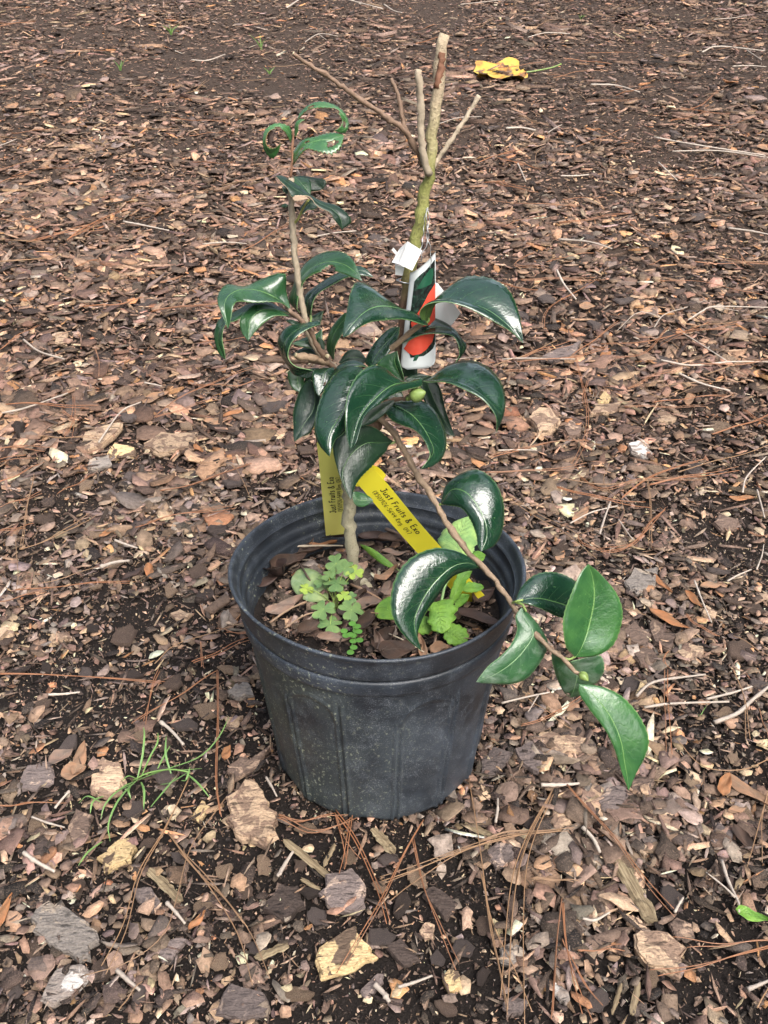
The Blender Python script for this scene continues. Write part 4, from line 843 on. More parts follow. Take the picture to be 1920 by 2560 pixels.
def printed(name, poly, off, mat, n=26):
    """flat print following the card: a polygon in card coordinates filled with a fine grid"""
    poly = np.array(poly); us_ = np.linspace(poly[:, 0].min(), poly[:, 0].max(), n); vs2 = np.linspace(poly[:, 1].min(), poly[:, 1].max(), n * 2)
    V = []; F = []; idx = {}
    for j, v in enumerate(vs2):                             # scan lines: left and right crossing of each row
        xs = []
        for (a_, b_) in zip(poly, np.roll(poly, -1, 0)):
            if (a_[1] <= v) != (b_[1] <= v): xs.append(a_[0] + (v - a_[1]) / (b_[1] - a_[1]) * (b_[0] - a_[0]))
        if len(xs) < 2: continue
        l_, r_ = min(xs), max(xs); idx[j] = len(V)
        for i in range(12): V.append(SL_(l_ + (r_ - l_) * i / 11, v, off))
    ks = sorted(idx)
    for a_, b_ in zip(ks, ks[1:]):
        for i in range(11): F.append((idx[a_] + i, idx[a_] + i + 1, idx[b_] + i + 1, idx[b_] + i))
    return mesh(name, V, F, mat, lb, smooth=True)
printed('printed_ground', [(.20, .10), (.5, .07), (.97, .06), (.985, .5), (.98, .80), (.9, .84), (.6, .895), (.3, .90), (.18, .80), (.16, .4)], .0004, PRINT)
printed('printed_leaf', [(.30, .20), (.45, .22), (.85, .25), (.92, .18), (.9, .12), (.8, .10), (.55, .13), (.4, .17)], .0007, GRN)
printed('printed_petal', [(.985, .27), (.75, .32), (.55, .40), (.35, .47), (.2, .53), (.25, .58), (.5, .60), (.985, .62)], .0008, RED)
printed('printed_petal', [(.05, .78), (.2, .70), (.60, .66), (.95, .64), (.97, .70), (.9, .77), (.72, .83), (.55, .86), (.35, .865), (.2, .83)], .0008, RED)
printed('printed_leaf', [(.35, .92), (.4, .87), (.5, .85), (.52, .88), (.45, .92)], .0007, GRN)
def slab(name, pts, th, mat, parent=None, loc=None):
    p = np.array(pts); n_ = nrm(np.cross(p[1] - p[0], p[-1] - p[0])); k = len(p)
    V = np.vstack([p + n_ * th / 2, p - n_ * th / 2]); F = [tuple(range(k)), tuple(range(2 * k - 1, k - 1, -1))] + [(i, (i + 1) % k, (i + 1) % k + k, i + k) for i in range(k)]
    return V, F
w1 = empty('white_tag', tuple(D('H', 1020, 120, -.4))); tag(w1, 'folded blank white tag on the trunk at the top left of the plant label', 'tag', 'blank white tags')
for nm, q in (('front_panel', [(1028, 48, -.6), (1097, 92, -.9), (1048, 190, -1.2), (985, 160, -.8)]), ('side_panel', [(1026, 47, -.55), (983, 160, -.75), (948, 150, -.2), (985, 85, 0)]), ('lower_panel', [(965, 160, .1), (1010, 172, -.1), (1000, 215, 0), (964, 210, .2)]), ('fold', [(955, 78, .3), (980, 108, .1), (972, 118, .1), (946, 88, .35)])):
    v_, f_ = slab('x', [D('H', *k) for k in q], .0006, WHITE); mesh(nm, v_, f_, WHITE, w1)
w2 = empty('white_tag', tuple(D('H', 1220, 380, 1.5))); tag(w2, 'square blank white tag sticking out right behind the plant label', 'tag', 'blank white tags')
for nm, q in (('front_panel', [(1150, 250, 1.6), (1172, 252, 1.5), (1288, 400, 1.1), (1240, 462, 1.0), (1140, 425, 1.4)]), ('side_panel', [(1168, 250, 1.6), (1205, 300, 1.8), (1200, 330, 2), (1160, 300, 1.9)])):
    v_, f_ = slab('x', [D('H', *k) for k in q], .0006, WHITE); mesh(nm, v_, f_, WHITE, w2)
wr = empty('tie_wire', tuple(D('G', 1120, 930, 1))); tag(wr, 'thin twisted grey wire holding the plant label to the trunk', 'wire')
for k, q in enumerate(([(1122, 925, .6), (1118, 980, .3), (1128, 1060, 0), (1120, 1110, -.2), (1098, 1150, -.4), (1090, 1195, -.5)], [(1126, 925, .6), (1132, 1000, .3), (1118, 1060, 0), (1135, 1110, -.2), (1140, 1160, -.3), (1138, 1225, -.3)], [(1118, 930, .7), (1108, 1000, .6), (1100, 1090, .2), (1085, 1150, -.2)])):
    p = cr([D('G', *a_) for a_ in q], 40); tw = np.linspace(0, 26, 40)
    p = p + np.stack([np.cos(tw + k * 2), np.sin(tw + k * 2), 0 * tw], 1) * .00035
    v_, f_ = tube(p, .00035, 6); mesh('strand', v_, f_, WIRE, wr, smooth=True)
c0 = D('G', 1007, 1285, 1.4); a_ = np.linspace(0, 2 * math.pi, 40)
v_, f_ = tube(np.stack([c0[0] + .0062 * np.cos(a_), c0[1] + .0062 * np.sin(a_), c0[2] + .0008 * np.sin(a_ * 2)], 1), .0005, 6); mesh('ring', v_, f_, WIRE, wr, smooth=True)

# ================================================================== weeds growing in the pot
def soilpt(fr, x, y, dz=0.0): return ZP(*px(fr, x, y), SZ + dz)
def heart(n=14):
    t = np.linspace(-1, 1, n); return t
def leaflet(c, dirv, up, L, mat, parent):
    """heart-shaped leaflet, notched at its outer end"""
    dirv = nrm(dirv); side = nrm(np.cross(up, dirv)); V = []; F = []; uv = []
    prof = [(0, .02), (.2, .32), (.45, .55), (.7, .65), (.92, .60), (1.05, .42), (1.03, .20), (.86, 0)]
    rows = len(prof)
    for x, y in prof:
        for s in (-1, -.5, 0, .5, 1):
            xx = x if abs(s) > .3 else min(x, .86)
            V.append(c + dirv * L * (xx if s else min(x, .86)) + side * L * y * s + up * L * (.10 * abs(y * s) - .12 * x * x)); uv.append((.5 + .5 * s * min(1, y / .3 + .02), x))
    for i in range(rows - 1):
        for k in range(4): F.append((i * 5 + k, i * 5 + k + 1, (i + 1) * 5 + k + 1, (i + 1) * 5 + k))
    return mesh('leaflet', V, F, mat, parent, smooth=True, uv=uv)
ox = empty('oxalis_weed', tuple(soilpt('F', 600, 480))); tag(ox, 'grey-green clover-leaved oxalis weed at the foot of the trunk in the pot', 'weed')
rt = np.array(ox.location)
for k, (x, y, dz, L, rot, mt) in enumerate(((612, 345, .026, .0098, 1.6, OXA), (540, 488, .016, .0100, 1.2, OXA), (695, 492, .018, .0100, 1.5, OXA), (580, 570, .010, .0095, 1.9, OXA), (612, 235, .036, .0088, .7, OXA), (660, 262, .036, .0078, 2.2, OXA), (712, 282, .034, .0074, .9, OXY),
                                    (540, 335, .020, .0075, 2.6, OXA), (655, 415, .022, .0058, .4, OXY), (690, 425, .020, .0055, 2.0, OXA), (450, 375, .014, .0060, 1.0, OXY), (570, 300, .03, .006, 2.9, OXA))):
    c_ = ZP(*px('F', x, y), SZ + dz); up = nrm(np.array([rng.normal(0, .18), -.25 + rng.normal(0, .15), 1]))
    st = cr([rt + rng.normal(0, .003, 3) * [1, 1, 0], (rt + c_) / 2 + [0, 0, .006], c_], 12); v_, f_ = tube(st, .0005, 5)
    s_ = mesh('stalk', v_, f_, OXY, ox, smooth=True)
    e1 = nrm(np.cross(up, [0, 1, .2])); e2 = np.cross(up, e1)
    for j in range(3):
        an = rot + j * 2.094; leaflet(c_, e1 * math.cos(an) + e2 * math.sin(an), up, L * 1.15, mt, s_)
sd_ = empty('seedling', tuple(soilpt('F', 690, 700))); tag(sd_, 'tiny bright green seedling with round leaves in front of the oxalis', 'seedling')
ps = [soilpt('F', 690, 725, .001), soilpt('F', 695, 690, .004), soilpt('F', 715, 650, .008), soilpt('F', 712, 610, .012), soilpt('F', 700, 570, .016)]
v_, f_ = tube(cr(ps, 14), .00045, 5); mesh('stem', v_, f_, SEED, sd_)
for x, y, dz in ((690, 722, .003), (708, 695, .005), (740, 655, .008), (705, 660, .007), (722, 605, .012), (665, 630, .01), (655, 605, .011), (690, 625, .011), (735, 608, .013), (728, 580, .015), (700, 565, .017), (705, 630, .010)):
    c_ = ZP(*px('F', x, y), SZ + dz); n = 10; an = np.arange(n) / n * 2 * math.pi; rr_ = .0036
    V = np.vstack([[c_ + [0, 0, .0004]], np.stack([c_[0] + rr_ * np.cos(an), c_[1] + rr_ * .8 * np.sin(an), c_[2] + 0 * an + .0006 * np.sin(an)], 1)])
    mesh('leaf', V, [(0, 1 + i, 1 + (i + 1) % n) for i in range(n)], SEED, sd_, smooth=True)
mw = empty('leafy_weed', tuple(soilpt('F', 1180, 560))); tag(mw, 'fresh light green weed with scalloped leaves at the right side of the pot', 'weed')
def SP(x, y, dz): 
    q = ZP(*px('F', x, y), SZ + dz); return q
def rleaf(parent, base, mid, a, b, tip, mats, **kw):
    """as leaf(), but its points are (x, y in the pot picture, height above the soil)"""
    global D
    D0 = D; D = lambda fr, x, y, d: SP(x, y, d * .01)
    try: return leaf(parent, 'F', base, mid, a, b, tip, mats, **kw)
    finally: D = D0
MM = (MINT, MINT, MINT); MP = (MINTP, MINT, MINTP)
v_, f_ = tube(cr([SP(1165, 640, 0), SP(1170, 560, 1.5 * .01), SP(1190, 430, .03), SP(1215, 340, .04), SP(1290, 240, .05)], 20), .0014, 7); mesh('stem', v_, f_, MINTP, mw, smooth=True)
v_, f_ = tube(cr([SP(1130, 755, .0), SP(1145, 690, .006), SP(1160, 620, .012)], 10), .0012, 7); mesh('runner', v_, f_, STEMB, mw, smooth=True)
rleaf(mw, (1320, 225, 5), [(1270, 130, 5.4), (1300, 40, 5.8)], [(1215, 190, 5), (1170, 110, 5.2), (1215, 40, 5.6), (1290, -5, 6)], [(1360, 170, 5), (1385, 90, 5.2), (1360, 20, 5.6)], (1345, -22, 6), MP, saw=.02, scal=.12, bulge=.12)
rleaf(mw, (1320, 225, 5), [(1370, 205, 4.6)], [(1340, 180, 4.8), (1390, 170, 4.4)], [(1350, 235, 4.5), (1410, 225, 4.2)], (1428, 190, 4), MM, NL=18, NA=3, saw=.05)
rleaf(mw, (1165, 445, 3.6), [(1175, 520, 3.2)], [(1230, 430, 3.6), (1268, 470, 3.3), (1258, 540, 2.8), (1225, 600, 2.4)], [(1105, 465, 3.4), (1125, 520, 3), (1110, 540, 2.8), (1140, 600, 2.4)], (1190, 620, 2.2), MM, saw=.02, scal=.26, bulge=.14)
rleaf(mw, (1140, 560, 1.6), [(1090, 580, 1.6)], [(1130, 610, 1.2), (1080, 625, 1)], [(1120, 535, 2), (1070, 525, 2)], (1030, 600, 1.2), MM, NL=30, saw=.02, scal=.18)
rleaf(mw, (1200, 590, 1.6), [(1250, 625, 1.2)], [(1250, 565, 1.6), (1310, 590, 1.2), (1335, 630, .8)], [(1200, 640, 1.2), (1235, 680, .8), (1290, 680, .6)], (1325, 668, .5), MM, NL=30, saw=.02, scal=.18)
rleaf(mw, (1240, 440, 3.2), [(1270, 380, 3.8), (1310, 300, 4.4)], [(1232, 410, 3.4), (1260, 330, 4.2), (1290, 280, 4.6)], [(1280, 430, 3), (1310, 360, 3.6), (1345, 300, 4.2)], (1355, 278, 4.6), MM, saw=.02, scal=.18)
rleaf(mw, (1290, 380, 3.4), [(1350, 370, 3)], [(1330, 340, 3.4), (1400, 350, 3)], [(1330, 395, 2.9), (1390, 390, 2.6)], (1420, 370, 2.6), MM, NL=30, NA=3, saw=.02, scal=.15)
rleaf(mw, (1260, 450, 2.6), [(1300, 430, 2.4)], [(1290, 405, 2.8), (1335, 405, 2.5)], [(1270, 480, 2.2), (1320, 450, 2)], (1342, 408, 2.2), MM, NL=18, NA=3)
rleaf(mw, (945, 540, 1.2), [(880, 480, 1.2)], [(920, 545, .9), (840, 535, .8), (822, 500, .9)], [(960, 470, 1.4), (920, 420, 1.6), (860, 440, 1.4)], (826, 485, 1), MM, NL=24)
ln = empty('narrow_weed', tuple(soilpt('F', 960, 290))); tag(ln, 'single long narrow green leaf right of the trunk in the pot', 'weed')
rleaf(ln, (960, 278, .6), [(870, 225, 1.4), (800, 170, 1.8)], [(870, 245, 1.1), (790, 185, 1.4)], [(890, 215, 1.5), (830, 168, 1.9), (780, 142, 2)], (742, 132, 1.8), MM, NL=24, NA=3, saw=.04)
rl = tag(empty('round_leaf_weed', tuple(soilpt('F', 500, 400))), 'broad dusty pale green leaf lying under the oxalis', 'leaf')
OXD = (leafmat('dusty_broad_leaf', (.13, .21, .10), (.25, .33, .18), .65, .25, dust=.35),) * 3
rleaf(rl, (570, 400, .8), [(470, 370, 1.2)], [(560, 440, .6), (470, 445, .5), (400, 410, .7), (365, 350, .9)], [(540, 310, 1.4), (470, 265, 1.4), (410, 270, 1.2)], (372, 310, 1), OXD, bulge=.1)

# ================================================================== dead leaves
def dead_leaf(name, c, L, Wd, yaw, curl, tilt, mat, label, cat='dead leaf', group=None, lobes=0, seed=0, point=.6):
    """a dry leaf with its stalk, lying at c; real blade with thickness, cupped and twisted"""
    rr_ = np.random.default_rng(seed); nl, na = 15, 3; V = []; uv = []
    for off in (0, -.0004):
        for i in range(nl):
            t = i / (nl - 1); w_ = Wd * .5 * math.sin(math.pi * min(.999, max(.001, t)) ** point) ** .8
            w_ *= 1 + .09 * math.sin(t * 13 + seed * 1.7) * math.sin(t * 7 + seed)
            if lobes: w_ *= .62 + .38 * abs(math.cos(t * math.pi * lobes))
            for k in range(-na, na + 1):
                s = k / na; y = w_ * s
                V.append(((t - .5) * L, y + .04 * L * math.sin(t * 2.6 + seed * 2.1), off + curl * Wd * (s * s * (.5 + .5 * math.sin(t * 3 + seed))) + curl * L * .35 * (t - .5) ** 2 + .0012 * math.sin(t * 9 + s * 3 + seed))); uv.append((.5 + .5 * s, t))
    nc = 2 * na + 1; h = nl * nc; F = []
    for i in range(nl - 1):
        for k in range(nc - 1):
            q = (i * nc + k, i * nc + k + 1, (i + 1) * nc + k + 1, (i + 1) * nc + k); F += [q, tuple(x + h for x in q[::-1])]
        for k in (0, nc - 1): F.append((i * nc + k, (i + 1) * nc + k, (i + 1) * nc + k + h, i * nc + k + h))
    o = mesh(name, V, F, mat, None, None, True, uv, tuple(c), world=False)
    o.rotation_euler = (tilt, tilt * .5, yaw); tag(o, label, cat, group); return o
potl = [(400, 190, .055, .022, .25, .25, 0, 'large brown dead leaf at the back left inside the pot'), (355, 235, .050, .024, .9, .35, 0, 'dull brown dead leaf with raised edge left of the trunk in the pot'), (240, 260, .05, .03, 2.3, .5, 2, 'dark curled dead leaf against the left inner wall of the pot'),
        (215, 330, .045, .028, .4, .4, 2, 'dark brown crumpled leaf by the left pot wall'), (330, 470, .042, .020, .7, .3, 4, 'pale grey dead leaf at the left front of the pot soil'), (460, 110, .035, .016, 1.3, .5, 0, 'upright brown leaf at the back of the pot left of the tag'),
        (600, 95, .040, .020, .1, .5, 2, 'dark curled leaf behind the trunk at the back of the pot'), (860, 105, .050, .018, .05, .3, 2, 'dark long leaf at the back of the pot behind the golden tag'), (950, 100, .045, .018, .2, .3, 0, 'brown leaf at the back right of the pot'),
        (940, 180, .030, .012, -.1, .3, 4, 'torn grey leaf scrap under the golden tag'), (880, 300, .034, .012, .9, .6, 1, 'tan rolled leaf right of the trunk foot'), (890, 380, .020, .016, 1.2, .3, 4, 'small grey round dead leaf right of the trunk'),
        (780, 470, .036, .022, .2, .2, 4, 'pale buff dead leaf right of the oxalis'), (790, 540, .045, .016, 1.2, .3, 0, 'brown curled leaf in front of the oxalis'), (480, 580, .040, .018, .8, .3, 0, 'brown leaf under the front of the oxalis'),
        (620, 650, .042, .012, .25, .5, 4, 'dry rolled leaf strip near the front rim'), (850, 680, .024, .016, 1.9, .8, 4, 'shell-like curled grey leaf near the front of the pot'), (960, 700, .040, .028, .1, .15, 0, 'flat red-brown leaf at the front of the pot soil'),
        (880, 660, .034, .022, 1.0, .3, 0, 'brown leaf beneath the shell-like curled leaf'), (1180, 720, .020, .016, .5, .5, 1, 'small tan torn leaf at the front right of the pot'), (1400, 540, .065, .022, -.5, .2, 2, 'long dark strip of leaf at the right of the pot soil'), (1420, 420, .04, .02, .9, .3, 2, 'dark leaf under the end of the golden tag'),
        (700, 410, .03, .02, .3, .3, 0, 'brown leaf between the oxalis stalks and the trunk foot'), (540, 130, .030, .008, .15, .4, 3, 'thin orange-brown curled leaf by the pale tag'), (580, 520, .03, .018, 2.2, .2, 4, 'buff leaf below the middle of the oxalis'), (1080, 690, .03, .01, 1.8, .4, 1, 'tan dry leaf shred at the front of the pot')]
for k, (x, y, L, Wd, yaw, curl, mi_, lab) in enumerate(potl):
    c_ = SP(x, y, .006 + .002 * (k % 3)); dead_leaf('dead_leaf', c_, L, Wd * .8, yaw, curl * 1.3, rng.normal(0, .18), DEADS[mi_], lab, 'dead leaf', 'dead leaves on the potting soil', 0, k)
def stickobj(name, pts, r0, r1, mat, label, cat, group=None, ns=6, rough=.1, cutm=None, n=16, knots=2, seed=0, side=()):
    p = cr(pts, n); loc = p.mean(0); rr_ = np.random.default_rng(seed)
    rd = np.linspace(r0, r1, n)
    for k in range(knots): rd = rd * (1 + .35 * np.exp(-((np.arange(n) - rr_.uniform(0, n)) / .7) ** 2))
    loc[2] = p[:, 2].min()
    if not side:
        v_, f_ = tube(p, rd, ns, True, rough, seed); o = mesh(name, v_, f_, mat, None, None, True, None, tuple(loc)); return tag(o, label, cat, group)
    o = empty(name, tuple(loc)); tag(o, label, cat, group)
    v_, f_ = tube(p, rd, ns, True, rough, seed); mesh('stem', v_, f_, mat, o, smooth=True)
    for q in side: v_, f_ = tube(cr(q, 8), np.linspace(r0 * .7, r1 * .6, 8), ns, True, rough, seed); mesh('side_twig', v_, f_, mat, o, smooth=True)
    return o
PG = 'twigs and straws on the potting soil'
for k, (q, r_, mt, lab) in enumerate((([(355, 145, .012), (500, 140, .012), (650, 140, .012)], .0012, STEMP, 'thin pale twig lying behind the oxalis at the back of the pot'), ([(170, 205, .01), (290, 212, .012)], .0010, DEADS[1], 'short straw by the left wall inside the pot'),
        ([(690, 350, .006), (790, 395, .008), (865, 440, .006)], .0014, DEADS[1], 'curved tan root twig in front of the trunk'), ([(880, 48, .02), (960, 80, .016), (1000, 130, .010)], .0016, DEADS[0], 'brown twig leaning at the back of the pot under the tag'),
        ([(900, 620, .008), (1000, 665, .010), (1090, 720, .008), (1150, 740, .004)], .0008, STEMP, 'thin pale twig at the front of the pot'), ([(250, 560, .006), (350, 490, .012), (450, 445, .010)], .0012, DEADS[1], 'tan grass straw at the left front of the pot soil'),
        ([(330, 590, .004), (440, 520, .010), (560, 490, .01)], .0009, DEADS[1], 'second tan straw below the dusty leaf'), ([(415, 240, .014), (450, 300, .018), (480, 345, .012)], .0012, DEADS[0], 'brown stalk standing over the dusty leaf'), ([(1200, 635, .006), (1320, 645, .008), (1430, 648, .006)], .0006, STEMB, 'thin brown straw at the right of the pot soil'),
        ([(750, 500, .008), (830, 508, .01), (910, 515, .008)], .0007, NEEDLE2, 'thin needle crossing the soil right of the oxalis'), ([(390, 610, .004), (440, 560, .010), (500, 510, .012)], .0012, DEADS[4], 'grey straw leaning by the front left leaf'))):
    stickobj('straw', [SP(*a_) for a_ in q], r_, r_ * .7, mt, lab, 'straw', PG, seed=k, n=12)

# ================================================================== things lying on the mulch
def ring_mesh(outl, th, seed, dome=.08, jag=.16):
    """a chunk of bark on an outline: split edge, stepped layers, uneven top"""
    rr_ = np.random.default_rng(seed); o = np.asarray(outl, float); c_ = o.mean(0); o = o - c_
    q = []
    for a_, b_ in zip(o, np.roll(o, -1, 0)):                      # jagged edge
        for t in (0, .33, .66):
            k = a_ + (b_ - a_) * t; q.append(k * (1 + rr_.normal(0, jag * .5)))
    q = np.array(q); n = len(q); lowf = .10 * np.sin(np.arange(n) / n * 2 * math.pi * 2 + rr_.uniform(0, 6)) + .10 * np.sin(np.arange(n) / n * 2 * math.pi * 3 + rr_.uniform(0, 6)) + rr_.normal(0, .03, n); ly = rr_.uniform(-.04, .04, (4, n, 1))
    sc_ = [(.96, -.5), (1.0, -.1), (.985, .22), (.93, .27), (.915, .50), (.66, .53), (.34, .55)]
    V = []
    for j, (s, z) in enumerate(sc_):
        e = q * (s + (ly[min(j, 3)] if j < 5 else 0)); 
        zz = z * th + (lowf * th * (.5 if j > 4 else 1) if j > 2 else 0) + dome * th * .5 * (1 - s) * 2
        V.append(np.c_[e, np.broadcast_to(zz, n)])
    V.append([[0, 0, th * (.62 + dome * .6)]]); V = np.vstack(V); F = []
    m_ = len(sc_)
    for j in range(m_ - 1):
        for k in range(n): F.append((j * n + k, j * n + (k + 1) % n, (j + 1) * n + (k + 1) % n, (j + 1) * n + k))
    for k in range(n): F.append(((m_ - 1) * n + k, (m_ - 1) * n + (k + 1) % n, m_ * n))
    return V, F, c_
def top_smooth(me):
    for p_ in me.polygons: p_.use_smooth = p_.normal.z > .75
def chunk(fr, poly, tone, th, label, seed, up=.004, tilt=(0, 0), dome=.08):
    g = np.array([GP(*px(fr, *q)) for q in poly]); th *= .72; V, F, c_ = ring_mesh(g[:, :2], th, seed, dome)
    z = float(gz(c_[0], c_[1])); slope = SL if c_[1] > 1.0 else 0
    o = mesh('bark_chunk', V, F, BK[tone], None, None, False, None, (c_[0], c_[1], z + th * .45 + up), world=False)
    o.rotation_euler = (math.atan(slope) + tilt[0], tilt[1], 0); top_smooth(o.data)
    tag(o, label, 'bark', 'large bark chunks on the mulch'); return o
